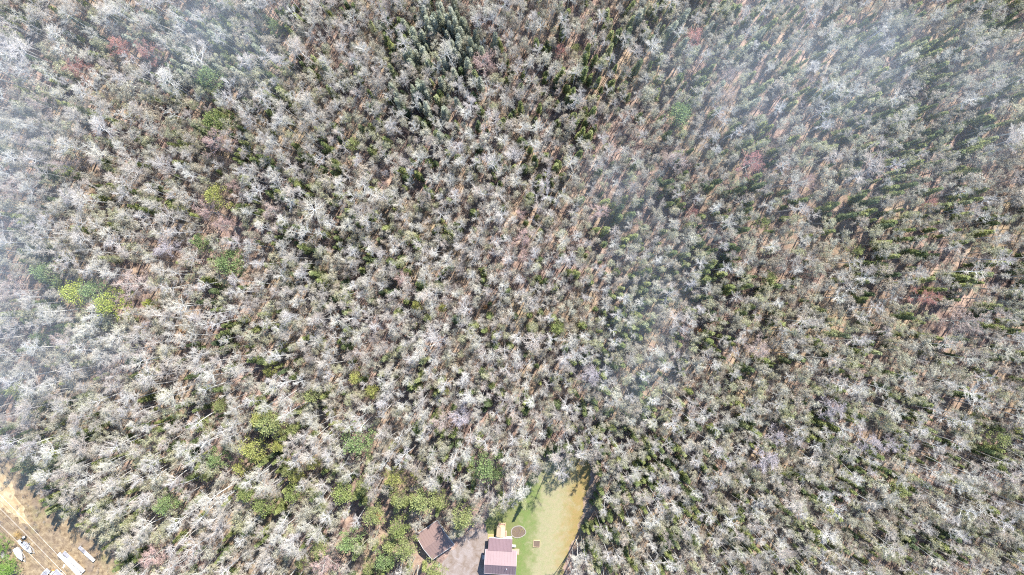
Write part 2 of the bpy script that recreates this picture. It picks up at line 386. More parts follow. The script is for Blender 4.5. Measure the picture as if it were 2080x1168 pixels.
# what stays open to the sky in the photograph
VIS = [[(1052, 1035), (1075, 1010), (1100, 985), (1180, 990), (1182, 1020), (1172, 1075), (1152, 1110), (1146, 1230), (1000, 1230), (1000, 1050), (1012, 1046)],
       [(890, 1132), (922, 1112), (945, 1085), (1000, 1068), (1010, 1230), (895, 1230)],
       [(840, 1086), (884, 1052), (930, 1106), (878, 1143)],
       [(-100, 900), (-20, 925), (10, 945), (45, 975), (92, 1040), (122, 1062), (172, 1084), (208, 1116), (236, 1175), (240, 1240), (-100, 1240)]]
SUNNY = [(1060, 1045), (1100, 1022), (1186, 1008), (1182, 1060), (1166, 1100), (1146, 1150), (1060, 1150)]
SUNNY2 = [(100, 1100), (150, 1092), (205, 1130), (215, 1175), (90, 1175)]
def free(px, py, h, rad, s=1.):
    X, Y = P(px, py)[:2]
    for k in KEEP:
        if inpoly(px, py, k): return False
    for z in (h * .55, h * .75, h * .95):
        qx, qy = toPx(X - .463 * z, Y - .85 * z)
        if inpoly(qx, qy, SUNNY) or inpoly(qx, qy, SUNNY2): return False
    for z in (h * .62, h * .85):
        cx, cy = toPx(X, Y, z); rr = rad / K * (.72 if z > h * .7 else .6)
        for a in range(8):
            qx, qy = cx + rr * math.cos(a * .785), cy + rr * math.sin(a * .785)
            for v in VIS:
                if inpoly(qx, qy, v): return False
    return True
def blob(px, py, L):
    s = 0.
    for x, y, rx, ry, wgt in L:
        d = ((px - x) / rx) ** 2 + ((py - y) / ry) ** 2
        if d < 6: s += wgt * math.exp(-d)
    return s
CON = [(1110, 130, 90, 90, .55), (1060, 210, 60, 60, .45), (1180, 150, 60, 70, .5), (1880, 290, 90, 150, 1.1), (1790, 150, 120, 90, 1.), (1900, 120, 90, 60, .7), (2040, 60, 60, 60, .5), (1830, 430, 90, 90, .6), (1740, 240, 60, 60, .5),
       (700, 600, 80, 90, .45), (660, 370, 90, 80, .45), (430, 240, 70, 60, .5), (100, 160, 140, 60, .45), (450, 110, 120, 80, .7), (560, 40, 100, 60, .4), (640, 150, 110, 70, .35), (1330, 940, 110, 60, .8), (1230, 1080, 60, 90, .75), (1440, 1020, 80, 60, .4), (1390, 1130, 60, 60, .4),
       (1340, 540, 90, 90, .45), (1290, 700, 90, 70, .45), (1380, 380, 70, 50, .4), (1520, 570, 60, 60, .35), (640, 960, 150, 90, .35), (780, 1080, 110, 80, .45), (90, 650, 110, 60, .5), (60, 860, 130, 60, .35), (240, 950, 180, 60, .4), (860, 310, 120, 80, .3), (1010, 300, 60, 50, .3), (1960, 900, 130, 80, .35), (1750, 980, 120, 70, .35), (1820, 1080, 100, 60, .3), (500, 700, 110, 80, .1), (450, 560, 60, 40, .2), (730, 480, 90, 50, .3), (900, 480, 70, 50, .3), (1940, 560, 120, 60, .3), (1750, 500, 70, 50, .3), (2030, 40, 60, 60, .4), (350, 1080, 160, 60, .3)]
GAP = [(1010, 330, 90, 45, .55), (930, 180, 60, 70, .55), (1230, 120, 45, 110, .7), (1310, 130, 60, 120, .45), (1200, 330, 35, 60, .5), (1215, 590, 35, 45, .6), (1640, 440, 45, 60, .65), (1620, 120, 60, 90, .5), (1980, 440, 90, 110, .45), (1730, 620, 70, 60, .35), (300, 540, 40, 20, .8), (370, 730, 40, 25, .4), (660, 715, 30, 30, .6), (690, 460, 25, 35, .35), (1060, 950, 60, 35, .5), (1200, 870, 90, 35, .35), (1240, 990, 30, 40, .5), (880, 950, 30, 40, .5), (1560, 340, 30, 60, .4), (1450, 700, 60, 50, .3), (1700, 760, 60, 50, .4), (1500, 900, 50, 40, .3), (560, 300, 30, 20, .4), (1080, 480, 50, 60, .4), (1050, 640, 60, 30, .25), (1600, 210, 60, 60, .4)]
def vn(x, y, sc, seed):     # value noise
    x /= sc; y /= sc; xi, yi = math.floor(x), math.floor(y); fx, fy = x - xi, y - yi; fx = fx * fx * (3 - 2 * fx); fy = fy * fy * (3 - 2 * fy)
    def h(a, b): return random.Random(a * 7349 + b * 9151 + seed * 131).random()
    return (h(xi, yi) * (1 - fx) + h(xi + 1, yi) * fx) * (1 - fy) + (h(xi, yi + 1) * (1 - fx) + h(xi + 1, yi + 1) * fx) * fy
TREES = []          # kind, variant, x, y, z, rz, scale, tilt, special label
GRID = {}
def zs(s): return min(s, 1.12)
def ok_dist(x, y, d):
    gx, gy = int(x // 4), int(y // 4)
    for i in (-1, 0, 1):
        for j in (-1, 0, 1):
            for (a, b, e) in GRID.get((gx + i, gy + j), ()):
                if (a - x) ** 2 + (b - y) ** 2 < (d * e) ** 2: return False
    return True
def put(kind, x, y, s=1., v=None, label=None, own=1.):
    v = R.randrange(len(KIND[kind])) if v is None else v
    TREES.append([kind, v, x, y, gz(x, y) - .05, R.uniform(0, 6.28), s, (R.gauss(0, .035), R.gauss(0, .035)), label])
    GRID.setdefault((int(x // 4), int(y // 4)), []).append((x, y, own))
def crown_at(kind, px, py, rpx, label=None, v=None):
    """place a tree so that its crown centre shows at photo pixel (px,py) with about radius rpx"""
    v = R.randrange(len(KIND[kind])) if v is None else v
    rad = rpx * K * .92; s = max(.45, min(1.5, rad / RAD[kind][v])); h = HGT[kind][v] * zs(s) * .8
    p = P(px, py, h); put(kind, p.x, p.y, s, v, label, (RAD[kind][v] * s + .7) / 2.0)
# hand placed, from the photograph
SP = [
 ('pine', 460, 534, 27, 'broad bright green round pine, lone among grey trees left of centre'),
 ('pine', 408, 499, 18, 'smaller olive yellow round pine just up-left of the bright green one'),
 ('pine', 434, 398, 27, 'olive yellow pine beside the reddish trees in the left of the wood'),
 ('pine', 218, 610, 34, 'largest yellow green pine of the far left cluster'),
 ('pine', 190, 588, 26, 'mid green pine behind the largest yellow one on the far left'),
 ('pine', 152, 600, 30, 'misty green pine at the left end of the far left cluster'),
 ('pine', 262, 634, 14, 'small yellow green pine right of the far left cluster'),
 ('pine', 92, 552, 26, 'dull green pine standing in mist near the left edge'),
 ('pine', 306, 620, 12, 'tiny lime pine right of the far left pine cluster'),
 ('pine', 850, 620, 14, 'small round lime yellow pine, left of a matching pair'),
 ('pine', 899, 625, 11, 'small round lime yellow pine, right of a matching pair'),
 ('pine', 1132, 664, 16, 'pale lime pine right of centre beside dark trunks'),
 ('pine', 632, 806, 20, 'green spiky pine below a bare brown strip, lower left of centre'),
 ('pine', 718, 768, 17, 'pale yellow pine beside a grey round tree, lower centre'),
 ('pine', 543, 757, 14, 'lemon yellow pine alone among white limbed trees, lower left'),
 ('pine', 672, 840, 11, 'small lemon pine right of the green spiky pine'),
 ('pine', 906, 795, 10, 'small round green yellow pine with dark shadow, lower centre'),
 ('pine', 892, 842, 13, 'yellow green pine above the pink trees, lower centre'),
 ('pine', 752, 800, 16, 'pale straw yellow pine, lower centre'),
 ('pine', 447, 826, 17, 'yellow green pine, upper one of a scattered row, lower left'),
 ('pine', 412, 862, 17, 'yellow green pine left of the broad green one, lower left'),
 ('pine', 458, 862, 11, 'small yellow green pine between two larger ones, lower left'),
 ('pine', 550, 860, 32, 'broad green pine with yellow neighbours, lower left of centre'),
 ('pine', 526, 850, 18, 'yellow pine touching the broad green pine on its left'),
 ('pine', 590, 870, 14, 'pale yellow green pine at right side of the broad green pine'),
 ('pine', 510, 912, 30, 'broad olive gold pine beside an orange sapling'),
 ('pine', 565, 905, 17, 'olive gold pine right of the broad olive gold one'),
 ('pine', 490, 946, 19, 'bright green feathery pine below the broad olive gold one'),
 ('pine', 438, 928, 24, 'olive green pine left of the feathery green pine'),
 ('pine', 424, 965, 15, 'yellow olive pine at the left end of the lower left group'),
 ('pine', 726, 905, 38, 'largest bright green pine in the lower middle of the wood'),
 ('pine', 585, 955, 17, 'yellow green pine in the middle of the lower left group'),
 ('pine', 632, 943, 15, 'lemon green pine left below the largest green pine'),
 ('pine', 600, 972, 15, 'leafy green pine below the lemon green pine'),
 ('pine', 504, 1008, 22, 'pale olive pine left above a deep dark shadow'),
 ('pine', 592, 1006, 19, 'yellow green pine between two dark shadows, lower left'),
 ('pine', 540, 1030, 22, 'flat topped yellow green pine over dark shadow'),
 ('pine', 630, 992, 13, 'small olive pine beside white limbed trees, lower middle'),
 ('pine', 690, 1000, 26, 'olive green pine left of the metal barn group'),
 ('pine', 735, 988, 18, 'green pine between white limbed trees above the barn'),
 ('pine', 800, 968, 24, 'gold olive pine north west of the barn'),
 ('pine', 845, 965, 15, 'small gold olive pine right of the larger gold one'),
 ('pine', 812, 1012, 24, 'olive pine directly left above the barn'),
 ('pine', 858, 1022, 32, 'broad olive pine overhanging the top of the barn'),
 ('pine', 898, 1020, 20, 'yellow olive pine at the barn roof top corner'),
 ('pine', 944, 1052, 25, 'round olive pine between the barn and the driveway'),
 ('pine', 982, 950, 34, 'tall fresh green pine above the garden'),
 ('pine', 1012, 960, 18, 'yellow green pine right of the tall fresh green pine'),
 ('pine', 812, 1078, 22, 'olive green pine touching the left corner of the barn'),
 ('pine', 822, 1115, 23, 'yellow green pine below left of the barn'),
 ('pine', 786, 1105, 20, 'leafy green pine two trees left of the barn'),
 ('pine', 705, 1098, 26, 'star shaped bright green pine on the lower edge, left of the barn'),
 ('pine', 760, 1050, 24, 'green pine above the star shaped one'),
 ('pine', 780, 1138, 22, 'bright green feathery pine near the bottom edge left of the barn'),
 ('pine', 652, 1120, 20, 'green pine near the bottom edge beside a reddish tree'),
 ('pine', 645, 1085, 14, 'small yellow olive pine near the bottom edge'),
 ('pine', 610, 1140, 18, 'olive pine on the bottom edge left of the reddish tree'),
 ('pine', 745, 1158, 20, 'green pine cut by the bottom edge left of the barn'),
 ('pine', 880, 1165, 22, 'yellow green pine at the bottom edge left of the driveway'),
 ('pine', 715, 300 - 10, 15, 'lime pine in the upper middle left'),
 ('pine', 436, 248, 26, 'speckled yellow green pine in dark shade, upper left'),
 ('pine', 352, 238, 14, 'small lime pine left of the speckled one, upper left'),
 ('pine', 430, 162, 24, 'misty yellow green pine, upper left'),
 ('pine', 560, 50, 18, 'yellow feathery pine near the top edge, left'),
 ('pine', 1172, 97, 9, 'round lime green pine near the top, right of centre'),
 ('pine', 1385, 235, 26, 'misty yellow green pine, upper right of centre'),
 ('pine', 1550, 450, 18, 'lime pine in front of a dark one, right of centre'),
 ('pine', 1565, 565, 16, 'green pine with deep blue shade, right of centre'),
 ('pine', 1745, 510, 16, 'yellow green pine with blue shade in the right of the wood'),
 ('pine', 2030, 890, 24, 'lime green pine near the right edge, lower'),
 ('pine', 1830, 995, 18, 'long yellow green pine, lower right'),
 ('pine', 30, 790, 18, 'yellow green pine by the left edge above the sandy track'),
 ('pine', 80, 688, 18, 'green pine near the left edge below the misty ones'),
 ('pine', 330, 808, 13, 'lemon pine among long white trunks, lower left'),
 ('pine', 345, 1018, 22, 'mid green pine in the lower left under white trunks'),
 ('red', 1535, 327, 27, 'vivid red tree, the reddest, upper right of the wood'),
 ('red', 298, 112, 24, 'coral red tree in the upper left'),
 ('red', 150, 138, 22, 'pinkish red tree left of the coral one, upper left'),
 ('red', 240, 92, 22, 'dull pink tree above the coral one, upper left'),
 ('red', 85, 215, 26, 'pink red tree near the left edge, upper left'),
 ('red', 430, 290, 34, 'broad dull red tree, upper left of the wood'),
 ('red', 470, 380, 18, 'small red tree right of the olive pine, left'),
 ('red', 425, 432, 28, 'rusty red tree below the olive yellow pine, left'),
 ('red', 455, 455, 24, 'tan pink tree below the rusty red one, left'),
 ('red', 128, 340, 22, 'misty pink tree near the left edge'),
 ('red', 330, 500, 28, 'mauve tree beside a dark gap, left'),
 ('red', 270, 580, 34, 'pink tree right of the yellow green pine cluster'),
 ('red', 985, 120, 28, 'dusty rose tree near the top, left of centre line'),
 ('red', 1140, 102, 14, 'deep wine red tree in shade near the top centre'),
 ('red', 1060, 490, 22, 'rose tree in the very middle of the wood'),
 ('red', 1062, 520, 16, 'rusty tree just below the middle rose one'),
 ('red', 1058, 435, 16, 'salmon tree above the middle rose one'),
 ('red', 545, 430, 22, 'pinkish white tree left of centre'),
 ('red', 1375, 330, 28, 'dull pink tree right of centre, upper half'),
 ('red', 1225, 430, 22, 'salmon brown tree right of the centre'),
 ('red', 1410, 430, 14, 'brick red tree beside dark shade, right of centre'),
 ('red', 1415, 70, 18, 'wine pink tree by the top, right of centre'),
 ('red', 1960, 650, 30, 'tan red fan shaped tree by the right edge'),
 ('red', 1885, 605, 22, 'brick pink tree, right part of the wood'),
 ('red', 1545, 705, 26, 'pink tree beside an orange ground patch, right of centre'),
 ('red', 1890, 412, 12, 'small dark red tree, far right upper half'),
 ('red', 2045, 485, 14, 'pink tree close to the right edge'),
 ('red', 900, 860, 26, 'dull pink tree in lower centre'),
 ('red', 935, 850, 24, 'mauve pink tree beside the dull pink one, lower centre'),
 ('red', 810, 570, 20, 'salmon tree left of the centre line'),
 ('red', 652, 1150, 30, 'reddish bare tree at the bottom edge, left of the barn'),
 ('red', 305, 1130, 26, 'rusty mauve tree near the bottom left yard'),
 ('red', 1765, 890, 26, 'mauve pink tree in the lower right'),
 ('red', 1580, 885, 22, 'pale mauve tree, lower right of centre'),
 ('red', 1560, 945, 28, 'broad pale mauve tree below the smaller one, lower right'),
 ('red', 1690, 830, 26, 'lilac pink tree, right of the lower centre'),
 ('red', 1810, 905, 18, 'tan pink tree right of the mauve pink one, lower right'),
 ('red', 2010, 975, 14, 'brick pink tree near the lower right edge'),
 ('red', 120, 690, 20, 'pink tree near the left edge under the pine cluster'),
 ('red', 20, 590, 26, 'dusty red tree on the left edge in mist'),
 ('red', 30, 385, 22, 'pale misty red tree by the left edge'),
 ('red', 205, 755, 18, 'grey pink tree, lower left part of the wood'),
 ('red', 1640, 370, 16, 'faded rose tree, right part upper half'),
 ('red', 1480, 150, 20, 'faint misty pink tree, top right part'),
 ('red', 1485, 190, 16, 'faint pink tree below another misty one, top right'),
 ('red', 780, 375, 14, 'rose tree in the upper left of centre'),
 ('red', 1200, 760, 22, 'purple grey tree right of the lower centre'),
 ('orange', 985, 624, 7, 'small bright orange sapling near the middle of the wood'),
 ('orange', 1223, 658, 7, 'small orange sapling right of the middle'),
 ('orange', 474, 908, 11, 'orange brown sapling left of the broad gold pine'),
 ('orange', 492, 968, 8, 'small peach sapling below the feathery green pine'),
 ('orange', 766, 1055, 11, 'orange sapling between pines left above the barn'),
 ('orange', 268, 138, 12, 'orange streaked sapling in the upper left'),
 ('orange', 372, 675, 10, 'rust orange sapling left part, middle height'),
 ('orange', 683, 665, 7, 'small orange sapling left of the centre'),
 ('orange', 343, 226, 9, 'orange sapling beside a small lime pine, upper left'),
 ('orange', 204, 240, 12, 'orange sapling near the upper left pink trees'),
 ('orange', 74, 862, 12, 'orange sapling near the lower left edge of the wood'),
 ('orange', 1415, 668, 11, 'pale orange sapling right of the middle'),
]
for k, px, py, rp, lb in SP: crown_at(k, px, py, rp, lb)
# young conifer standing alone on the lawn
p = P(1064, 1026, 4); put('fir', p.x, p.y, 7.6 / HGT['fir'][2], 2, 'small lone fir standing on the lawn above the oval bed', 1.)
BIGC = [(1680, 400, 140, 170, 1.), (330, 560, 150, 100, .8), (300, 740, 130, 60, 1.), (1250, 60, 160, 80, .5), (1720, 720, 150, 80, .6)]
SIL = [(900, 40, 60, 45, .9), (930, 90, 50, 60, .8), (860, 130, 50, 80, .6), (400, 90, 120, 70, .3), (1330, 30, 60, 40, .2), (1480, 110, 60, 60, .25), (850, 180, 60, 60, .4)]
X0, X1, Y0, Y1 = -70, 2150, -60, 1230
N = 0
for it in range(230000):
    px = R.uniform(X0, X1); py = R.uniform(Y0, Y1)
    x, y = P(px, py)[:2]
    cz = 14.; cx, cy = toPx(x, y, 9); tx, ty = toPx(x, y, cz)
    if not ok_dist(x, y, 1.55): continue
    g = blob(px, py, GAP)
    con = blob(cx, cy, CON); sil = blob(cx, cy, SIL)
    nz = vn(px, py, 70, 3); nz2 = vn(px, py, 45, 9); nz3 = vn(px, py, 110, 5)
    pc = min(.8, .18 + .5 * con + .30 * (nz - .5)) * .9
    u = R.random()
    if u < sil * .6: kind, d = 'silver', 1.6
    elif u < sil * .6 + pc * .55: kind, d = 'fir', 1.65
    elif u < sil * .6 + pc * .55 + .27 + .3 * (nz2 - .5): kind, d = 'bud', 1.75
    else: kind, d = 'bare', 2.0 + .55 * sstep(1050, 1350, px) * (1 - sstep(550, 950, py)) + .3 * sstep(1050, 1350, px)
    if R.random() < g * (1.35 if kind != 'fir' else .8): continue
    d *= .9 + .45 * max(0, nz3 - .45)
    v = R.randrange(len(KIND[kind])); big = 1 + .34 * (1 - sstep(230, 640, px)) + .16 * sstep(1350, 1700, px) + .22 * sstep(780, 900, py) * sstep(200, 500, px) * (1 - sstep(1050, 1200, px)) + .22 * blob(px, py, BIGC)
    if kind in ('bare', 'bud') and R.random() < .18 + .35 * (nz3 - .5): big *= R.uniform(1.2, 1.6)
    s = R.uniform(.66, 1.1) * big * (R.choice((1, 1, 1, 1.25)) if kind == 'bare' else 1) if kind in ('bare', 'bud') else R.uniform(.6, 1.35)
    d *= big * (1 + .22 * sstep(1050, 1250, px) * (1 - sstep(350, 800, py)))
    if not ok_dist(x, y, d): continue
    if not free(px, py, HGT[kind][v] * zs(s), RAD[kind][v] * s): continue
    put(kind, x, y, s, v, None, 1. if kind in ('bare', 'bud') else .75); N += 1
print('trees', len(TREES), {k: sum(t[0] == k for t in TREES) for k in KIND})

# ------------------------------------------------------------------ individual trees
def where(px, py):
    a = round(px / 20.8, 1); b = round(py / 11.68, 1)
    return a, b
PROTO = {}
def tree_object(t):
    kind, v, x, y, z, rz, s, tilt, label = t
    if (kind, v) not in PROTO:
        o = thing(INFO[kind][0], 'tree', INFO[kind][1], (0, 0, 0), 0, INFO[kind][2])
        for nm, me in (('trunk', KIND[kind][v][0]), ('crown', KIND[kind][v][1])):
            c = bpy.data.objects.new(nm, me); COL.objects.link(c); c.parent = o
        o.location = (x, y, z); o.rotation_euler = (tilt[0], tilt[1], rz); o.scale = (s, s, zs(s)); PROTO[(kind, v)] = o
    else: o = dup(PROTO[(kind, v)], (x, y, z), rz, s, tilt)
    if kind in ('red', 'pine'):
        L = label or ''
        def has(*w): return any(q in L for q in w)
        if kind == 'red':
            c = (.46, .22, .20) if has('vivid') else (.42, .20, .17) if has('coral', 'wine', 'brick', 'dark red') else (.45, .31, .285) if has('rose', 'salmon', 'rusty', 'small red', 'reddish', 'dull red') else (.46, .40, .43) if has('mauve', 'purple', 'lilac') else (.45, .35, .32)
        else:
            c = (.35, .39, .08) if has('of the far left') else (.36, .365, .12) if has('lemon', 'yellow pine', 'straw', 'gold', 'lime yellow', 'yellow green pine of the far') else (.21, .275, .115) if has('dull', 'mid green', 'bright green', 'feathery', 'fresh', 'misty') else (.24, .28, .10) if has('olive green', 'dark') else (.29, .315, .13)
            if not L: c = (.16, .25, .06)
        rr = random.Random(int(x * 10)); k = rr.uniform(.88, 1.12)
        for ch in o.children: ch.color = (c[0] * k, c[1] * k, c[2] * k, 1)
    return o
used = {}
def auto_label(kind, v, s, px, py):
    h = HGT[kind][v] * zs(s); rad = RAD[kind][v] * s
    if kind == 'bare': ad = ('tall ' if h > 18.5 else 'low ' if h < 14 else '') + ('broad ' if rad > 3.6 else 'narrow ' if rad < 2.4 else '') + 'pale bare tree'
    elif kind == 'bud': ad = ('broad ' if rad > 2.4 else 'narrow ' if rad < 1.7 else '') + 'soft grey green budding tree'
    elif kind == 'fir': ad = ('tall ' if h > 11 else 'small ' if h < 7 else '') + 'green conifer'
    elif kind == 'silver': ad = 'slim silvery conifer'
    else: ad = INFO[kind][1]
    a, b = px / 20.8, py / 11.68
    lm = ''
    if 1000 < px < 1230 and 920 < py: lm = ' near the lawn'
    elif 780 < px < 1000 and py > 950: lm = ' near the barn'
    elif px < 330 and py > 900: lm = ' near the dry yard'
    if len(ad.split()) > 4: lm = ''
    L = f'{ad}{lm}, crown {a:.0f}% across, {b:.0f}% down the photo'
    if L in used: L = f'{ad}{lm}, crown {a:.1f}% across, {b:.1f}% down the photo'
    used[L] = 1
    return L
LIM = {'bare': 300, 'bud': 300, 'fir': 299, 'silver': 120, 'pine': 200, 'red': 200, 'orange': 50}
rest = []
for kind in ('bare', 'bud', 'fir', 'silver', 'pine', 'red', 'orange'):
    L = []
    for t in TREES:
        if t[0] != kind: continue
        h = HGT[kind][t[1]] * zs(t[6]); cx, cy = toPx(t[2], t[3], h * .8)
        vis = 8 < cx < 2072 and 8 < cy < 1160
        if kind in ('pine', 'red', 'orange') or t[8]: vis = True
        size = RAD[kind][t[1]] * t[6] / (HC - h * .8) + (10 if t[8] else 0)
        L.append((vis, size, t, cx, cy))
    L.sort(key=lambda q: (-q[0], -q[1]))
    for i, (vis, size, t, cx, cy) in enumerate(L):
        if vis and i < LIM[kind]:
            o = tree_object(t); o['label'] = t[8] or auto_label(kind, t[1], t[6], cx, cy)
        else: rest.append(t)

# ------------------------------------------------------------------ the remaining trees: one object per kind, instanced
def stuff_forest(name, kind, items, mats_parts, label):
    me = bpy.data.meshes.new(name)
    me.from_pydata([(t[2], t[3], t[4]) for t in items], [], [])
    a = me.attributes.new('variant', 'INT', 'POINT'); a.data.foreach_set('value', [t[1] for t in items])
    a = me.attributes.new('turn', 'FLOAT_VECTOR', 'POINT'); a.data.foreach_set('vector', [c for t in items for c in (t[7][0], t[7][1], t[5])])
    a = me.attributes.new('size', 'FLOAT_VECTOR', 'POINT'); a.data.foreach_set('vector', [c for t in items for c in (t[6], t[6], zs(t[6]))])
    o = bpy.data.objects.new(name, me); COL.objects.link(o); tag(o, label, kind='stuff')
    g = bpy.data.node_groups.new(name, 'GeometryNodeTree')
    g.interface.new_socket('Geometry', in_out='INPUT', socket_type='NodeSocketGeometry')
    g.interface.new_socket('Geometry', in_out='OUTPUT', socket_type='NodeSocketGeometry')
    N_ = g.nodes.new; Lk = g.links.new
    gi = N_('NodeGroupInput'); go = N_('NodeGroupOutput'); J = N_('GeometryNodeJoinGeometry')
    def attr(nm, ty):
        n = N_('GeometryNodeInputNamedAttribute'); n.data_type = ty; n.inputs['Name'].default_value = nm; return n.outputs['Attribute']
    av = attr('variant', 'INT'); at = attr('turn', 'FLOAT_VECTOR'); asz = attr('size', 'FLOAT_VECTOR')
    m2p = N_('GeometryNodeMeshToPoints'); Lk(gi.outputs[0], m2p.inputs['Mesh'])
    e2r = N_('FunctionNodeEulerToRotation'); Lk(at, e2r.inputs[0])
    for v in sorted(set(t[1] for t in items)):
        src = mats_parts(v); j = N_('GeometryNodeJoinGeometry')
        for ob in src:
            oi = N_('GeometryNodeObjectInfo'); oi.inputs['Object'].default_value = ob; oi.transform_space = 'ORIGINAL'
            Lk(oi.outputs['Geometry'], j.inputs[0])
        cmpn = N_('FunctionNodeCompare'); cmpn.data_type = 'INT'; cmpn.operation = 'EQUAL'; Lk(av, cmpn.inputs[2]); cmpn.inputs[3].default_value = v
        ip = N_('GeometryNodeInstanceOnPoints'); Lk(m2p.outputs[0], ip.inputs['Points']); Lk(cmpn.outputs[0], ip.inputs['Selection'])
        Lk(j.outputs[0], ip.inputs['Instance']); Lk(e2r.outputs[0], ip.inputs['Rotation']); Lk(asz, ip.inputs['Scale'])
        Lk(ip.outputs[0], J.inputs[0])
    Lk(J.outputs[0], go.inputs[0])
    md = o.modifiers.new('forest', 'NODES'); md.node_group = g
    return o
for kind, nm, lb in (('bare', 'bare_forest', 'mass of further pale bare trees filling the wood'), ('bud', 'budding_forest', 'mass of further grey green budding trees in the wood'),
                     ('fir', 'conifer_forest', 'mass of further small green conifers under the bare trees'), ('silver', 'silvery_conifer_forest', 'further slim silvery conifers')):
    its = [t for t in rest if t[0] == kind]
    if its:
        for v in set(t[1] for t in its):
            if (kind, v) not in PROTO:
                t = next(q for q in its if q[1] == v); o = tree_object(t); o['label'] = auto_label(kind, v, t[6], *toPx(t[2], t[3], 12)); its.remove(t)
        stuff_forest(nm, kind, its, lambda v, k=kind: list(PROTO[(k, v)].children), lb)
# undergrowth: leafless shrubs and saplings, uncountable
SH = []
for it in range(6000):
    px = R.uniform(X0, X1); py = R.uniform(Y0, Y1); x, y = P(px, py)[:2]
    if R.random() < blob(px, py, GAP) * .5: continue
    if any(inpoly(px, py, k) for k in KEEP): continue
    cx, cy = toPx(x, y, 3)
    if any(inpoly(cx, cy, k) for k in VIS): continue
    SH.append(['shrub', R.randrange(5), x, y, gz(x, y) - .05, R.uniform(0, 6.28), R.uniform(.5, 1.25), (R.gauss(0, .1), R.gauss(0, .1)), None])
for it in range(260):
    px = R.uniform(-20, 250); py = R.uniform(930, 1175)
    if not inpoly(px, py, YARD) or (40 < px < 120 and py > 1088) or vn(px, py, 30, 77) < .45: continue
    x, y = P(px, py)[:2]; SH.append(['shrub', R.randrange(5), x, y, 0, R.uniform(0, 6.28), R.uniform(.12, .34), (0, 0), None])
for v in range(5):
    t = next(q for q in SH if q[1] == v); SH.remove(t)
    o = tree_object(t); o['category'] = 'shrub'; o['group'] = 'leafless shrubs under the trees'; o['label'] = 'leafless brown shrub under the trees, %.1f%% across, %.1f%% down the photo' % (toPx(t[2], t[3])[0] / 20.8, toPx(t[2], t[3])[1] / 11.68)
stuff_forest('undergrowth', 'shrub', SH, lambda v: list(PROTO[('shrub', v)].children), 'leafless brown undergrowth of shrubs and saplings beneath the wood')

# ------------------------------------------------------------------ metal roofed buildings
def mat_roof(name, c, ax, rough=.5):
    t = NT(name, rough, .35); p = t.n('ShaderNodeTexCoord').outputs['Object']
    n = t.noise(.5, 4, p); f = t.noise(9, 3, p)
    col = t.mix(n, tuple(a * .88 for a in c), tuple(a * 1.1 for a in c))
    mp = t.n('ShaderNodeMapping'); mp.inputs['Scale'].default_value = (3.2, .22, 1) if ax == 'x' else (.22, 3.2, 1); t.l(p, mp.inputs[0])
    st = t.noise(1., 3, mp.outputs[0])
    col = t.mix(t.ramp(st, [(.5, 0.), (.75, .35)]), col, tuple(a * .75 for a in c))
    t.col(col); t.bump(f, .1, .01); return t.m
ROOFC = (.215, .142, .15)
M_roof = mat_roof('mauve_metal_roof', ROOFC, 'x')
M_roofb = mat_roof('brown_metal_roof', (.22, .15, .135), 'x')
M_white = mat_plain('white_trim', (.74, .75, .76), .5, .4, .06)
M_trim2 = mat_plain('mauve_trim', (.33, .28, .29), .5, .3, .06)
M_trim3 = mat_plain('dull_white_trim', (.48, .47, .46), .6, .3, .1)
M_siding = mat_plain('tan_siding', (.40, .34, .27), .7, .3, .1)
M_glass = mat_plain('window_glass', (.05, .07, .09), .12, .6, .1)
M_wood = mat_plain('pale_wood', (.52, .40, .26), .8, .2, .2, 3)
M_wood2 = mat_plain('weathered_wood', (.42, .30, .22), .85, .2, .2, 3)
M_dark = mat_plain('dark_rubber', (.03, .03, .032), .8, .2, .2)
M_door = mat_plain('brown_door', (.20, .10, .07), .6)
M_alu = mat_plain('aluminium', (.55, .57, .60), .4, .5, .1, metal=.3)
M_greyd = mat_plain('grey_decking', (.30, .29, .31), .8, .2, .25, 4)
M_soil = mat_plain('dark_soil', (.15, .11, .085), .95, .1, .35, 3)
M_stone = mat_plain('edging_stone', (.30, .27, .23), .85, .2, .25, 3)
M_conc = mat_plain('concrete', (.45, .44, .42), .85, .2, .12)

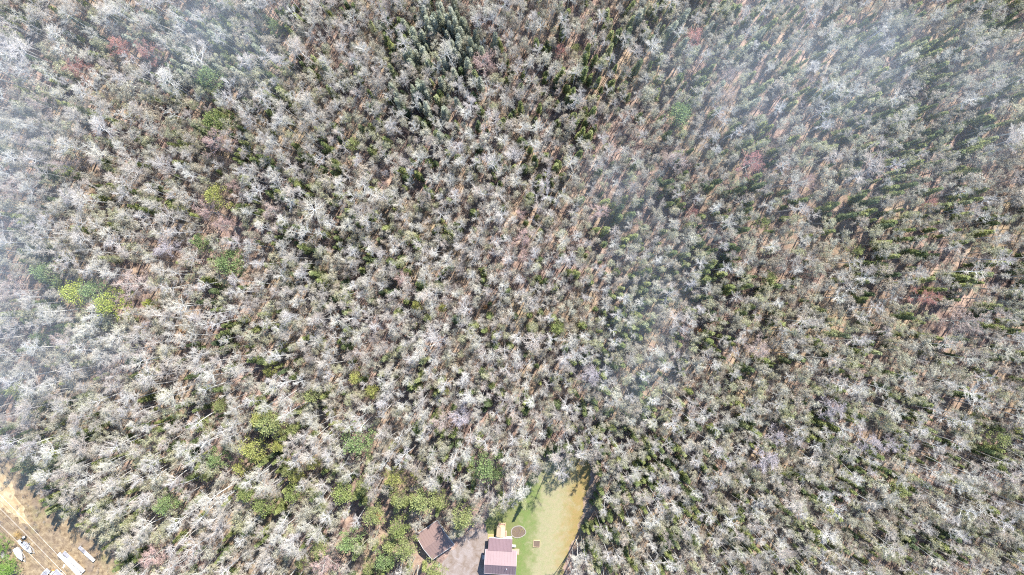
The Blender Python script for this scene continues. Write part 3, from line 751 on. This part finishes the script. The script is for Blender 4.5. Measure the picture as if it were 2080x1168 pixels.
def gable(root, cx, cy, L, W, eave, rise, over, roofmat, ribs, wallname='wall', rail=None, fascia=M_white, roofname='roof'):
    """ridge along local x; walls L x W centred on cx,cy"""
    m = MB(); hx, hy = L / 2, W / 2
    m.add([(cx - hx, cy - hy, 0), (cx + hx, cy - hy, 0), (cx + hx, cy + hy, 0), (cx - hx, cy + hy, 0), (cx - hx, cy - hy, eave), (cx + hx, cy - hy, eave), (cx + hx, cy + hy, eave), (cx - hx, cy + hy, eave), (cx - hx, cy, eave + rise * .97), (cx + hx, cy, eave + rise * .97)],
          [(0, 1, 5, 4), (2, 3, 7, 6), (1, 2, 6, 9, 5), (3, 0, 4, 8, 7), (4, 5, 9, 8), (6, 7, 8, 9)])
    m.build(wallname, M_siding, root)
    rt = MB(); ox, oy = hx + over, hy + over; sl = rise / hy; ez = eave - sl * over + .12; rz_ = eave + rise + .12; th = .08
    for sg in (-1, 1):
        a = [(cx - ox, cy + sg * oy, ez), (cx + ox, cy + sg * oy, ez), (cx + ox, cy, rz_), (cx - ox, cy, rz_)]
        vs = a + [(x, y, z - th) for x, y, z in a]
        rt.add(vs, [(0, 1, 2, 3), (7, 6, 5, 4), (0, 4, 5, 1), (1, 5, 6, 2), (3, 7, 4, 0)])
        k = max(1, int(2 * ox / ribs))
        for i in range(k + 1):      # standing seams
            x = cx - ox + .03 + i * (2 * ox - .06) / k
            b = [(x - .04, cy + sg * oy, ez + .002), (x + .04, cy + sg * oy, ez + .002), (x + .04, cy + sg * .1, rz_ - .1 * sl), (x - .04, cy + sg * .1, rz_ - .1 * sl)]
            rt.add(b + [(q[0], q[1], q[2] + .05) for q in b], [(4, 5, 6, 7), (0, 1, 5, 4), (1, 2, 6, 5), (3, 0, 4, 7)])
    r = rt.build(roofname, roofmat, root)
    c = MB()
    for sg in (-1, 1):
        c.add([(cx - ox - .02, cy, rz_ + .05), (cx + ox + .02, cy, rz_ + .05), (cx + ox + .02, cy + sg * .2, rz_ - .2 * sl + .06), (cx - ox - .02, cy + sg * .2, rz_ - .2 * sl + .06)], [(0, 1, 2, 3)])
    c.build('ridge_cap', roofmat, r)
    for sx in (-1, 1):
        f = MB()
        for sg in (-1, 1):
            x = cx + sx * (ox + .05); pts = [(x, cy + sg * (oy + .05), ez), (x, cy, rz_)]
            f.add([(x - .07, pts[0][1], ez - .16), (x + .07, pts[0][1], ez - .16), (x + .07, pts[0][1], ez + .05), (x - .07, pts[0][1], ez + .05),
                   (x - .07, cy, rz_ - .16), (x + .07, cy, rz_ - .16), (x + .07, cy, rz_ + .05), (x - .07, cy, rz_ + .05)],
                  [(0, 1, 2, 3), (7, 6, 5, 4), (0, 4, 5, 1), (1, 5, 6, 2), (2, 6, 7, 3), (3, 7, 4, 0)])
        f.build('gable_trim', fascia, root)
    for sg in (-1, 1):
        g = MB(); g.box((cx, cy + sg * (oy + .07), ez - .05), (2 * ox, .12, .13)); g.build('gutter', fascia, root)
    return r
def window(root, x, y, z, w_, h_, axis, n=1):
    f = MB(); s = (w_ + .16, .08, h_ + .16) if axis == 'x' else (.08, w_ + .16, h_ + .16); f.box((x, y, z), s); o = f.build('window', M_white, root)
    g = MB(); s = (w_, .1, h_) if axis == 'x' else (.1, w_, h_); g.box((x, y, z), s); g.build('pane', M_glass, o)
# main house: ridge along x, slightly turned
hc = P(1016.5, 1143, 3.0); rzh = math.radians(-3.2)
house = thing('house', 'house with ribbed mauve metal roof beside the lawn at the bottom edge', 'house', (hc.x, hc.y + .05, 0), rzh)
gable(house, 0, 0, 8.5, 6.3, 2.9, 2.05, .42, M_roof, .8, fascia=M_trim2)
window(house, -2.4, 3.15, 1.7, 1.0, 1.0, 'x'); window(house, 4.25, -.8, 1.7, .9, 1.1, 'y'); window(house, 4.25, 1.6, 1.7, .9, 1.1, 'y'); window(house, -4.25, 1.8, 1.7, 1.2, 1.0, 'y')
m = MB(); m.box((-4.27, -.3, 1.05), (.08, .95, 2.05)); d = m.build('door', M_door, house); m = MB(); m.box((-4.34, .05, 1.05), (.08, .05, .12)); m.build('handle', M_alu, d)
m = MB(); m.box((-4.95, .2, .28), (1.2, 1.3, .1)); [m.box((-4.95 + a * .5, .2 + b * .55, .13), (.1, .1, .26)) for a in (-1, 1) for b in (-1, 1)]; m.build('entry_step', M_conc, house)
m = MB(); m.lathe([(.09, 0), (.09, .55), (.13, .55), (.13, .62)], (1.9, -1.1, 4.3), 10); m.build('vent_pipe', M_alu, house)
m = MB(); m.box((4.9, 2.5, .2), (1.25, 1.6, .12)); m.box((4.9, 1.6, .1), (1.2, .3, .1)); m.build('side_deck', M_wood2, house)
# rear wing with a low metal roof
wing_c = (-.35, 5.15)
m = MB(); m.box((wing_c[0], wing_c[1] - .2, 1.25), (5.6 + .9, 3.2, 2.5)); m.build('wing_wall', M_siding, house)
m = MB(); W_, L_ = 7.15, 3.65
x0, x1 = wing_c[0] - W_ / 2, wing_c[0] + W_ / 2; y0, y1 = 3.42, 3.42 + L_
a = [(x0, y0, 2.98), (x1, y0, 2.98), (x1, y1, 2.6), (x0, y1, 2.6)]
m.add(a + [(q[0], q[1], q[2] - .09) for q in a], [(0, 1, 2, 3), (7, 6, 5, 4), (0, 4, 5, 1), (1, 5, 6, 2), (2, 6, 7, 3), (3, 7, 4, 0)])
for i in range(18):
    x = x0 + .03 + i * (W_ - .06) / 17; b = [(x - .02, y0, 2.985), (x + .02, y0, 2.985), (x + .02, y1, 2.605), (x - .02, y1, 2.605)]
    m.add(b + [(q[0], q[1], q[2] + .045) for q in b], [(4, 5, 6, 7), (0, 1, 5, 4), (1, 2, 6, 5), (3, 0, 4, 7), (2, 3, 7, 6)])
wr = m.build('wing_roof', M_roof, house)
m = MB(); m.box(((x0 + x1) / 2, y1 + .06, 2.54), (W_, .1, .16)); m.build('gutter', M_white, house)
# deck north of the wing
dk = P(1023, 1094.5); deck = thing('back_deck', 'white painted low deck with rails between the house wing and shed', 'deck', (dk.x, dk.y + .3, 0), rzh)
m = MB()
for i in range(9): m.box((0, -.75 + i * .17, .33), (5.0, .155, .05))
m.build('deck_boards', M_white, deck)
m = MB()
for x in (-2.4, -.8, .8, 2.4):
    for y in (-.7, .6): m.box((x, y, .15), (.1, .1, .30))
m.build('deck_posts', M_wood2, deck)
m = MB(); m.box((1.7, .68, 1.0), (1.6, .07, .07)); m.box((2.48, 0, 1.0), (.07, 1.4, .07)); m.box((1.7, .68, .6), (1.6, .04, .05)); m.box((2.48, 0, .6), (.04, 1.4, .05))
for q in ((.92, .68), (2.48, .68), (2.48, -.68)): m.box((q[0], q[1], .67), (.08, .08, .66))
m.build('railing', M_white, deck)
# garden shed, ridge along local x -> turned upright
sc_ = P(1017.5, 1080.5, 2.3); shed = thing('garden_shed', 'small garden shed with a tan shingled gable roof', 'shed', (sc_.x, sc_.y, 0), math.radians(90 - 3))
M_shing = mat_roof('tan_shingles', (.50, .37, .24), 'x', .9); M_swall = M_wood2
rr = gable(shed, 0, 0, 2.75, 2.1, 1.95, .55, .1, M_shing, 3.2, fascia=M_wood, roofname='roof')
m = MB(); m.box((1.42, 0, .95), (.06, .9, 1.75)); d = m.build('door', M_wood, shed); m = MB(); m.box((1.48, -.3, .95), (.05, .05, .1)); m.build('handle', M_alu, d)
pd = P(1019.5, 1066.5); plat = thing('timber_platform', 'pinkish timber platform with pale rail at the upper end of the shed', 'platform', (pd.x, pd.y, 0), rzh)
m = MB()
for i in range(11): m.box((0, -.72 + i * .145, .42), (2.1, .13, .05))
m.build('boards', mat_plain('pink_timber', (.46, .30, .22), .8, .2, .15, 3), plat)
m = MB(); m.box((0, .82, .95), (2.1, .07, .07)); m.box((1.05, 0, .95), (.07, 1.6, .07))
for q in ((-1.05, .82), (-.35, .82), (.35, .82), (1.05, .82), (1.05, 0), (1.05, -.75), (-1.05, -.75)): m.box((q[0], q[1], .47), (.09, .09, .94))
m.build('rail', M_wood, plat)
# metal barn, turned: ridge from photo (865,1122) to (907,1090.5)
ra, rb = P(868, 1121, 4.6), P(906.5, 1094.5, 4.6)
cen = P(883.2, 1097.5, 3.1); ang = math.atan2(rb.y - ra.y, rb.x - ra.x)
barn = thing('metal_barn', 'barn with brown ribbed metal gable roof, turned at an angle beside the driveway', 'barn', (cen.x, cen.y, 0), ang)
gable(barn, 0, 0, 7.3, 8.2, 2.75, 1.05, .32, M_roofb, .8, fascia=M_trim3)
m = MB(); m.box((0, -4.15, 1.15), (3.0, .08, 2.2)); [m.box((0, -4.19, .35 + .5 * i), (2.9, .03, .03)) for i in range(4)]; m.build('garage_door', M_white, barn)
m = MB(); m.box((2.6, -4.15, 1.0), (.9, .08, 2.0)); d = m.build('door', M_door, barn); m = MB(); m.box((2.3, -4.21, 1.0), (.05, .05, .1)); m.build('handle', M_alu, d)
window(barn, 3.7, 1.2, 1.6, .9, .9, 'y')

# ------------------------------------------------------------------ garden things
bed_c = P(1052.5, 1080); bed = thing('oval_flower_bed', 'oval stone-edged flower bed of bare soil with dry tufts', 'flower bed', bed_c)
def oval(a, rr=1.): return (rr * (2.12 + .12 * math.cos(3 * a + .5)) * math.cos(a), rr * (1.72 + .1 * math.sin(2 * a)) * math.sin(a))
m = MB(); m.prism([oval(i * .1571, .96) for i in range(40)], .0, .12); m.build('soil', M_soil, bed)
m = MB(); r_ = random.Random(3)
for i in range(44):
    a = i / 44 * 6.283; x, y = oval(a, 1.04); m.box((x, y, .1), (.30, .24 * r_.uniform(.8, 1.2), .16 * r_.uniform(.8, 1.3)), a + 1.57 + r_.uniform(-.1, .1))
m.build('stone_edging', M_stone, bed)
m = MB()
for i in range(26):
    a = r_.uniform(0, 6.28); q = math.sqrt(r_.random()) * .85; x, y = oval(a, q)
    for k in range(26):
        c = Vector((x + r_.gauss(0, .09), y + r_.gauss(0, .09), .12)); d = Vector((r_.gauss(0, .4), r_.gauss(0, .4), 1)).normalized(); m.sliver(c, c + d * r_.uniform(.12, .3), .012)
m.build('dry_tufts', mat_plain('straw', (.46, .40, .20), .9, .1, .3, 2), bed)
rb_ = P(1090, 1104); rbed = thing('raised_garden_bed', 'square raised garden bed with pale timber frame and dark soil', 'raised bed', rb_, math.radians(-3))
m = MB()
for q, s in (((0, .98, .16), (2.06, .1, .32)), ((0, -.98, .16), (2.06, .1, .32)), ((.98, 0, .16), (.1, 1.86, .32)), ((-.98, 0, .16), (.1, 1.86, .32))): m.box(q, s)
m.build('frame', M_wood, rbed); m = MB(); m.box((0, 0, .11), (1.84, 1.84, .2)); m.build('soil', M_soil, rbed)
gb = P(996.5, 1089.5); gbed = thing('timber_grass_frame', 'low rectangular timber frame of dry grass left of the shed', 'raised bed', gb, rzh)
m = MB()
for q, s in (((0, .68, .1), (1.8, .09, .2)), ((.86, 0, .1), (.09, 1.26, .2)), ((-.86, 0, .1), (.09, 1.26, .2)), ((0, -.68, .1), (1.8, .09, .2))): m.box(q, s)
m.build('frame', M_wood, gbed); m = MB(); m.box((0, 0, .06), (1.6, 1.26, .1)); m.build('grass', mat_plain('dry_turf', (.33, .29, .12), .9, .1, .3, 3), gbed)
tk = P(1043.3, 1109.6, .8); tank = thing('propane_tank', 'white propane tank against the right side of the house wing', 'tank', (tk.x, tk.y, 0), rzh)
m = MB(); RX = Matrix.Rotation(math.pi / 2, 4, 'Y'); prof = [(.05, -.72), (.25, -.68), (.36, -.56), (.38, -.4), (.38, .4), (.36, .56), (.25, .68), (.05, .72)]
m.lathe(prof, (0, 0, .62), 14, RX); m.build('cylinder', M_white, tank, True)
m = MB(); m.lathe([(.12, 0), (.12, .16), (.09, .2)], (0, 0, .98), 10); m.build('valve_dome', M_white, tank)
m = MB(); [m.box((x, 0, .14), (.12, .6, .28)) for x in (-.4, .4)]; m.build('saddle', M_conc, tank)
bn = P(892.3, 1146.5); bn_ = thing('wheeled_bin', 'small pale blue lidded bin standing alone left of the driveway', 'bin', bn, .3)
m = MB(); m.add([(-.24, -.26, 0), (.24, -.26, 0), (.24, .26, 0), (-.24, .26, 0), (-.3, -.34, .9), (.3, -.34, .9), (.3, .34, .9), (-.3, .34, .9)], [(3, 2, 1, 0), (0, 1, 5, 4), (1, 2, 6, 5), (2, 3, 7, 6), (3, 0, 4, 7), (4, 5, 6, 7)])
m.build('body', mat_plain('teal_plastic', (.16, .33, .36), .5), bn_); m = MB(); m.box((0, 0, .95), (.66, .76, .07)); m.build('lid', mat_plain('pale_blue_plastic', (.55, .66, .70), .45), bn_)
m = MB(); [m.lathe([(.1, -.03), (.1, .03)], (x, .3, .1), 10, RX) for x in (-.24, .24)]; m.build('wheels', M_dark, bn_)
wp = P(1028, 1084); pile = thing('firewood_pile', 'small stack of split firewood along the right side of the shed', 'firewood', wp, rzh)
m = MB(); r_ = random.Random(5)
for i in range(4):
    for j in range(13 - i): m.tube([(-.22 + r_.uniform(-.03, .03), -.9 + j * .15 + i * .07, .08 + i * .13), (.22 + r_.uniform(-.03, .03), -.9 + j * .15 + i * .07, .08 + i * .13)], [.07, .07], 6, True)
m.build('logs', M_wood2, pile)

# ------------------------------------------------------------------ yard: boats, dock sections, trailers, wires
def wheel(root, x, y, r=.28, w_=.18):
    m = MB(); m.lathe([(r * .6, -w_ / 2), (r, -w_ / 2 + .02), (r, w_ / 2 - .02), (r * .6, w_ / 2)], (x, y, r), 14, Matrix.Rotation(math.pi / 2, 4, 'X')); o = m.build('wheel', M_dark, root)
    m = MB(); m.lathe([(r * .58, -w_ / 2 - .01), (r * .58, w_ / 2 + .01)], (x, y, r), 12, Matrix.Rotation(math.pi / 2, 4, 'X')); m.build('rim', M_alu, o)
def trailer(root, L, W, tongue):
    m = MB()
    for s in (-1, 1): m.box((0, s * W * .36, .42), (L * .9, .08, .1))
    for x in (-L * .4, -L * .1, L * .2, L * .42): m.box((x, 0, .415), (.08, W * .7, .08))
    for s in (-1, 1): m.tube([(L * .42, s * W * .36, .42), (L * .5 + tongue, 0, .42)], [.045, .045], 4, True)
    m.lathe([(.05, .3), (.05, .5)], (L * .5 + tongue, 0, 0), 8); m.build('trailer_frame', M_alu, root)
    for s in (-1, 1): wheel(root, -L * .15, s * (W * .5 - .02))
def hull(L, W, z0, z1, n=16):
    V = []; m = MB()
    for i in range(n + 1):
        t = i / n; x = -L / 2 + L * t; b = W / 2 * (1 - max(0, (t - .35) / .65) ** 2.2) * (.9 + .1 * min(1, t * 3)); sh = z1 + .18 * t * t
        V += [(x, -b, sh), (x, -b * .8, z0 + (sh - z0) * .35), (x, 0, z0 + (.25 * (t ** 4))), (x, b * .8, z0 + (sh - z0) * .35), (x, b, sh)]
    F = [(i * 5 + k, i * 5 + k + 1, (i + 1) * 5 + k + 1, (i + 1) * 5 + k) for i in range(n) for k in range(4)] + [(0, 4, 3, 2, 1)]
    m.add(V, F); return m, V
M_gel = mat_plain('white_gelcoat', (.80, .80, .80), .3, .5, .03); M_tarp = mat_plain('white_boat_cover', (.78, .77, .75), .6, .3, .05, 1.5)
# covered boat
a, b = P(35.5, 1110), P(51, 1136); an = math.atan2(b.y - a.y, b.x - a.x); c = (a + b) / 2
b1 = thing('covered_boat', 'boat under a white cover on a trailer, left of the other boat', 'boat', c, an)
trailer(b1, 3.9, 1.9, .9); m, V = hull(4.2, 2.05, .5, 1.05); m.build('hull', M_gel, b1, True)
m = MB(); n = 16; vs = []
for i in range(n + 1):
    p0, p4 = V[i * 5], V[i * 5 + 4]; t = i / n; crown = .38 * math.sin(math.pi * min(1, t * 1.05 + .1)) + .05
    for k in range(7):
        u = k / 6; vs.append((p0[0], p0[1] + (p4[1] - p0[1]) * u, p0[2] + .03 + crown * (1 - (2 * u - 1) ** 2)))
m.add(vs, [(i * 7 + k, i * 7 + k + 1, (i + 1) * 7 + k + 1, (i + 1) * 7 + k) for i in range(n) for k in range(6)]); m.build('cover', M_tarp, b1, True)
# open boat
a, b = P(50, 1100), P(69, 1119.5); an = math.atan2(b.y - a.y, b.x - a.x); c = (a + b) / 2
b2 = thing('open_motorboat', 'open motorboat with grey seats on a trailer, near the middle wire', 'boat', c, an)
trailer(b2, 3.7, 1.7, .8); m, V = hull(4.1, 1.85, .5, 1.0); m.build('hull', M_gel, b2, True)
m = MB(); i0 = 10; vs = []
for i in range(i0, 17): vs += [(V[i * 5][0], V[i * 5][1], V[i * 5][2] + .01), (V[i * 5 + 4][0], V[i * 5 + 4][1], V[i * 5 + 4][2] + .01)]
m.add(vs, [(k * 2, k * 2 + 2, k * 2 + 3, k * 2 + 1) for k in range(6)]); m.build('bow_deck', M_gel, b2)
m = MB(); m.box((-.6, 0, .72), (2.4, 1.35, .05)); m.build('floor', M_greyd, b2)
for x, y in ((-.2, .38), (-.2, -.38), (-1.3, .35), (-1.3, -.35)):
    m = MB(); m.box((x, y, .88), (.45, .42, .26)); m.box((x - .2, y, 1.1), (.1, .42, .34)); m.build('seat', M_alu, b2)
m = MB(); m.box((.5, 0, 1.22), (.06, 1.3, .36), M=Matrix.Rotation(-.6, 4, 'Y')); m.build('windshield', M_glass, b2)
m = MB(); m.box((-2.2, 0, 1.05), (.4, .34, .45)); m.box((-2.25, 0, .65), (.14, .14, .7)); m.build('outboard_motor', M_dark, b2)
# small aluminium boat
a, b = P(40, 1097), P(50, 1109); an = math.atan2(b.y - a.y, b.x - a.x); c = (a + b) / 2
b3 = thing('rowing_boat', 'small narrow white rowing boat behind the open motorboat', 'boat', c, an)
m, V = hull(2.7, 1.05, .05, .42, 10); m.build('hull', M_gel, b3, True)
for x in (-.8, .0, .7):
    m = MB(); m.box((x, 0, .34), (.22, .86, .04)); m.build('seat', M_alu, b3)
q = P(50.5, 1091.5); cr = thing('dark_cargo_box', 'dark box with a white lid beside the brush heap', 'box', q, .5)
m = MB(); m.box((0, 0, .35), (1.2, .7, .7)); m.build('body', M_dark, cr); m = MB(); m.box((.3, .22, .74), (.75, .5, .08)); m.build('lid', M_white, cr)
# brush heap
q = P(37, 1086); r_ = random.Random(9); m = MB()
for i in range(420):
    a = r_.uniform(0, 6.28); rr = abs(r_.gauss(0, .62)); c = Vector((q.x + rr * math.cos(a), q.y + rr * math.sin(a), max(.05, .5 - rr * .3) * r_.random() + .05))
    d = Vector((r_.gauss(0, 1), r_.gauss(0, 1), r_.gauss(0, .25))).normalized(); m.sliver(c, c + d * r_.uniform(.4, 1.1), .022)
tag(m.build('brush_heap', mat_plain('golden_brush', (.42, .29, .13), .9, .1, .35, 2)), 'heap of golden brown cut brush above the boats', 'brush heap')
# dock sections (long low platforms with white panels)
def dock(pa, pb, W, z, label, front, wheelpair=True):
    a, b = P(*pa, z), P(*pb, z); an = math.atan2(b.y - a.y, b.x - a.x); L = (b - a).length; c = (a + b) / 2
    o = thing('dock_section', label, 'dock section', (c.x, c.y, 0), an, 'long white dock sections in the yard')
    m = MB()
    for s in (-1, 1): m.box((0, s * (W / 2 - .05), z - .14), (L, .08, .2))
    k = int(L / 1.2)
    for i in range(k + 1): m.box((-L / 2 + .05 + i * (L - .1) / k, 0, z - .16), (.06, W - .2, .1))
    m.build('frame', M_alu, o)
    m = MB(); x = -L / 2 + front; n = max(1, int((L - front) / .62)); st = (L - front) / n
    for i in range(n): m.box((x + (i + .5) * st, 0, z), (st - .03, W, .07))
    m.build('white_panels', M_gel, o)
    if front > .2:
        m = MB(); nb = int(W / .16)
        for i in range(nb): m.box((-L / 2 + front / 2, -W / 2 + (i + .5) * W / nb, z - .04), (front - .06, W / nb - .03, .05))
        m.build('grey_boards', M_greyd, o)
    for x in (-L * .42, L * .1, L * .44):
        for s in (-1, 1):
            m = MB(); m.tube([(x, s * (W / 2 + .06), 0), (x, s * (W / 2 + .06), z + .35)], [.035, .035], 6, True); m.lathe([(.12, 0), (.12, .03)], (x, s * (W / 2 + .06), 0), 10); m.build('leg', M_dark, o)
    return o
dock((118.5, 1124.5), (163, 1169), 1.15, .75, 'longest white dock section, lower one of the touching pair', 0)
dock((128.5, 1121.5), (170, 1161.5), 1.05, .85, 'white dock section with grey boards, upper one of the touching pair', 2.3)
dock((160, 1111), (191, 1139.5), .95, .8, 'shorter white dock section standing apart with grey boards', 2.7)
q = P(130, 1150); m = MB(); m.box((0, 0, .06), (.55, 1.2, .05)); m.box((0, .3, .02), (.5, .08, .04)); m.box((0, -.3, .02), (.5, .08, .04))
o = m.build('loose_board', mat_plain('beige_board', (.62, .52, .40), .8)); o.location = q; o.rotation_euler = (0, 0, -.45); tag(o, 'loose beige board on the grass below the dock pair', 'board')
# equipment at the bottom edge
def frame_rack(px, py, an, L, W, label, col=M_alu):
    q = P(px, py); o = thing('utility_trailer', label, 'trailer', q, an, 'trailers at the bottom edge of the yard')
    m = MB()
    for s in (-1, 1):
        m.tube([(-L / 2, s * W / 2, .95), (L / 2, s * W / 2, .95)], [.05, .05], 6, True); m.tube([(-L / 2, s * W / 2, .5), (L / 2, s * W / 2, .5)], [.06, .06], 6, True)
        for x in (-L / 2, 0, L / 2): m.tube([(x, s * W / 2, .5), (x, s * W / 2, .95)], [.04, .04], 6)
    m.box((L / 2, 0, .95), (.06, W, .06)); m.box((-L / 2, 0, .95), (.06, W, .06)); m.build('rails', col, o)
    m = MB()
    for i in range(int(W / .2)): m.box((0, -W / 2 + .1 + i * .2, .5), (L, .16, .05))
    m.build('bed', M_greyd, o)
    m = MB(); m.tube([(L / 2, .3, .45), (L / 2 + .9, 0, .45)], [.04, .04], 4); m.tube([(L / 2, -.3, .45), (L / 2 + .9, 0, .45)], [.04, .04], 4); m.build('tongue', M_dark, o)
    for s in (-1, 1): wheel(o, -.1, s * (W / 2 + .14))
    return o
frame_rack(95, 1163, math.radians(48), 3.0, 1.3, 'left railed trailer at the bottom edge of the dry yard', M_white)
frame_rack(121, 1164, math.radians(-42), 2.6, 1.5, 'right railed trailer at the bottom edge, near the wires', M_white)
q = P(107, 1165); o = thing('snowmobile', 'white and red snowmobile between the two railed trailers', 'snowmobile', q, math.radians(60))
m = MB(); m.add([(-1.2, -.2, .3), (.5, -.3, .3), (1.2, -.15, .35), (1.2, .15, .35), (.5, .3, .3), (-1.2, .2, .3), (-1.2, -.15, .6), (.3, -.28, .75), (1.1, -.1, .5), (1.1, .1, .5), (.3, .28, .75), (-1.2, .15, .6)],
      [(0, 1, 7, 6), (1, 2, 8, 7), (2, 3, 9, 8), (3, 4, 10, 9), (4, 5, 11, 10), (5, 0, 6, 11), (6, 7, 10, 11), (7, 8, 9, 10), (5, 4, 3, 2, 1, 0)]); m.build('body', M_gel, o)
m = MB(); m.box((-.55, 0, .72), (1.1, .3, .18)); m.build('seat', mat_plain('dark_red_vinyl', (.25, .05, .04), .6), o)
m = MB(); m.box((-.4, 0, .15), (1.5, .36, .28)); m.build('track', M_dark, o)
for s in (-1, 1):
    m = MB(); m.box((.9, s * .42, .05), (.9, .12, .05)); m.box((.85, s * .36, .2), (.06, .2, .25)); m.build('ski', M_dark, o)
q = P(109.5, 1158.3); o = thing('orange_buoy', 'round orange buoy lying beside the trailers', 'buoy', q)
m = MB(); m.lathe([(.32 * math.cos(t), .32 + .32 * math.sin(t)) for t in [-1.5 + i * 3. / 8 for i in range(9)]], (0, 0, 0), 14); m.build('ball', mat_plain('orange_plastic', (.75, .28, .05), .4, .4, .05), o, True)
m = MB(); m.lathe([(.06, 0), (.06, .1)], (0, 0, .62), 8); m.build('eyelet', M_dark, o)
# green trees at the lower left corner
for px, py, sc_l, v, kd, lb in ((16, 1153, 1.15, 1, 'pine', 'broad green tree at the bottom left corner by the covered boat'), (-14, 1150, .9, 3, 'pine', 'green tree cut by the left edge at the bottom corner'),
                                (2, 1108, .8, 0, 'pine', 'bright green tree cut by the left edge above the boats'), (6, 1130, .55, 3, 'bare', 'low bare tree between the two green trees left of the boats')):
    p = P(px, py, 3.5); put(kd, p.x, p.y, sc_l, v); o = tree_object(TREES[-1]); o['label'] = lb; o.scale.z *= .38

# overhead wires on poles beyond the frame
def at_line(pa, pb, z, ext0, ext1):
    a, b = P(*pa, z), P(*pb, z); d = (b - a).normalized(); return a - d * ext0, b + d * ext1
WR = [((0, 1006), (127, 1139), 9.2), ((0, 1034), (133, 1168), 9.0), ((0, 1067), (92, 1158), 7.6)]
ends = []
for i, (pa, pb, z) in enumerate(WR):
    A, B = at_line(pa, pb, z + .0, 32, 30); m = MB(); pts = []; n = 24; L = (B - A).length
    for k in range(n + 1):
        t = k / n; q = A.lerp(B, t); q.z = z + .9 * ((2 * t - 1) ** 2) - .2; pts.append(q)
    m.tube(pts, [.026] * (n + 1), 5); ends.append((pts[0], pts[-1]))
    o = m.build('overhead_wire', mat_plain('bright_wire', (.72, .70, .64), .4, .5, .05))
    tag(o, ['upper right of the three overhead wires, ending above the dock pair', 'middle of the three overhead wires, passing the open boat', 'lower left of the three overhead wires, passing the covered boat'][i], 'wire', 'overhead wires across the dry yard')
for e in (0, 1):
    c = (ends[0][e] + ends[1][e]) / 2; dv = (ends[1][e] - ends[0][e]); an = math.atan2(dv.y, dv.x)
    o = thing('utility_pole', ['wooden utility pole up-left of the dry yard, outside the frame', 'wooden utility pole below the dry yard, outside the frame'][e], 'utility pole', (c.x, c.y, 0), an, 'utility poles carrying the wires')
    m = MB(); m.tube([(0, 0, 0), (0, 0, 10.4)], [.16, .11], 8, True); m.build('pole', M_dbark, o)
    m = MB(); W_ = (Vector((dv.x, dv.y, 0)).length) + .4; m.box((0, 0, 9.55), (W_, .12, .12)); m.build('crossarm', M_wood2, o)

# ------------------------------------------------------------------ drifting mist (closed, even density, thickness varies)
MIST = [(-20, 350, 80, 180, 1.), (0, 560, 100, 110, .65), (30, 740, 150, 80, .55), (0, 900, 90, 90, .25), (170, 600, 70, 50, .3), (60, 250, 100, 80, .5), (290, 40, 110, 50, .2), (400, 90, 90, 60, .6), (480, 30, 80, 60, .45), (150, 100, 160, 70, .25), (520, 150, 60, 50, .25), (190, 690, 70, 40, .35),
        (1320, 440, 110, 90, .24), (1240, 370, 70, 50, .22), (1330, 570, 80, 60, .22), (1440, 110, 130, 110, .38), (1590, 60, 110, 90, .4), (1720, 110, 130, 90, .4), (1850, 180, 120, 100, .26), (1780, 340, 100, 80, .16), (1860, 60, 120, 60, .22), (1290, 740, 90, 60, .22), (1270, 800, 60, 50, .25), (2040, 180, 100, 130, .35), (1650, 200, 200, 120, .2), (1560, 230, 120, 90, .25), (1320, 650, 60, 60, .2), (1960, 330, 80, 80, .12), (1600, 420, 160, 90, .15)]
MIST2 = [(a, b, c * 1.25, d * 1.25, e * .8) for a, b, c, d, e in MIST]
zb = 34.; step = 2.2
nx, ny = int(380 / step), int(240 / step); m = MB(); T_ = np.zeros((ny + 1, nx + 1)); TH = 16.
for j in range(ny + 1):
    for i in range(nx + 1):
        x = -190 + i * step; y = -120 + j * step; px, py = toPx(x, y, zb)
        wx = 26 * (vn(px, py, 60, 31) - .5); wy = 26 * (vn(px, py, 60, 37) - .5)
        b_ = 1 - math.exp(-1.25 * blob(px + wx, py + wy, MIST2))
        n_ = .5 * vn(px + py * .4, py - px * .2, 120, 21) + .35 * vn(px, py, 60, 22) + .15 * vn(px, py, 28, 23)
        T_[j, i] = TH * max(0., b_ * (.45 + 1.05 * n_) - .05)
idx = {}
vs = []; fs = []
def vid(i, j, top):
    t = T_[j, i]; key = (i, j, top if t > 0 else 0)
    if key not in idx:
        idx[key] = len(vs); vs.append((-190 + i * step, -120 + j * step, zb + (t if top else -.0) * 1.0 - (0 if top else .25 * t)))
    return idx[key]
for j in range(ny):
    for i in range(nx):
        if max(T_[j, i], T_[j, i + 1], T_[j + 1, i + 1], T_[j + 1, i]) <= 0: continue
        q = [(i, j), (i + 1, j), (i + 1, j + 1), (i, j + 1)]
        fs.append(tuple(vid(a, b, 1) for a, b in q)); fs.append(tuple(vid(a, b, 0) for a, b in reversed(q)))
m.v = vs; m.f = fs
mm = bpy.data.materials.new('mist'); mm.use_nodes = True; t = mm.node_tree; t.nodes.clear()
pv = t.nodes.new('ShaderNodeVolumePrincipled'); pv.inputs['Color'].default_value = (.80, .89, 1, 1); pv.inputs['Density'].default_value = .0115; pv.inputs['Anisotropy'].default_value = .0
oo = t.nodes.new('ShaderNodeOutputMaterial'); t.links.new(pv.outputs[0], oo.inputs['Volume'])
o = m.build('drifting_mist', mm, smooth=True); tag(o, 'thin patches of pale mist drifting above the treetops', kind='stuff')
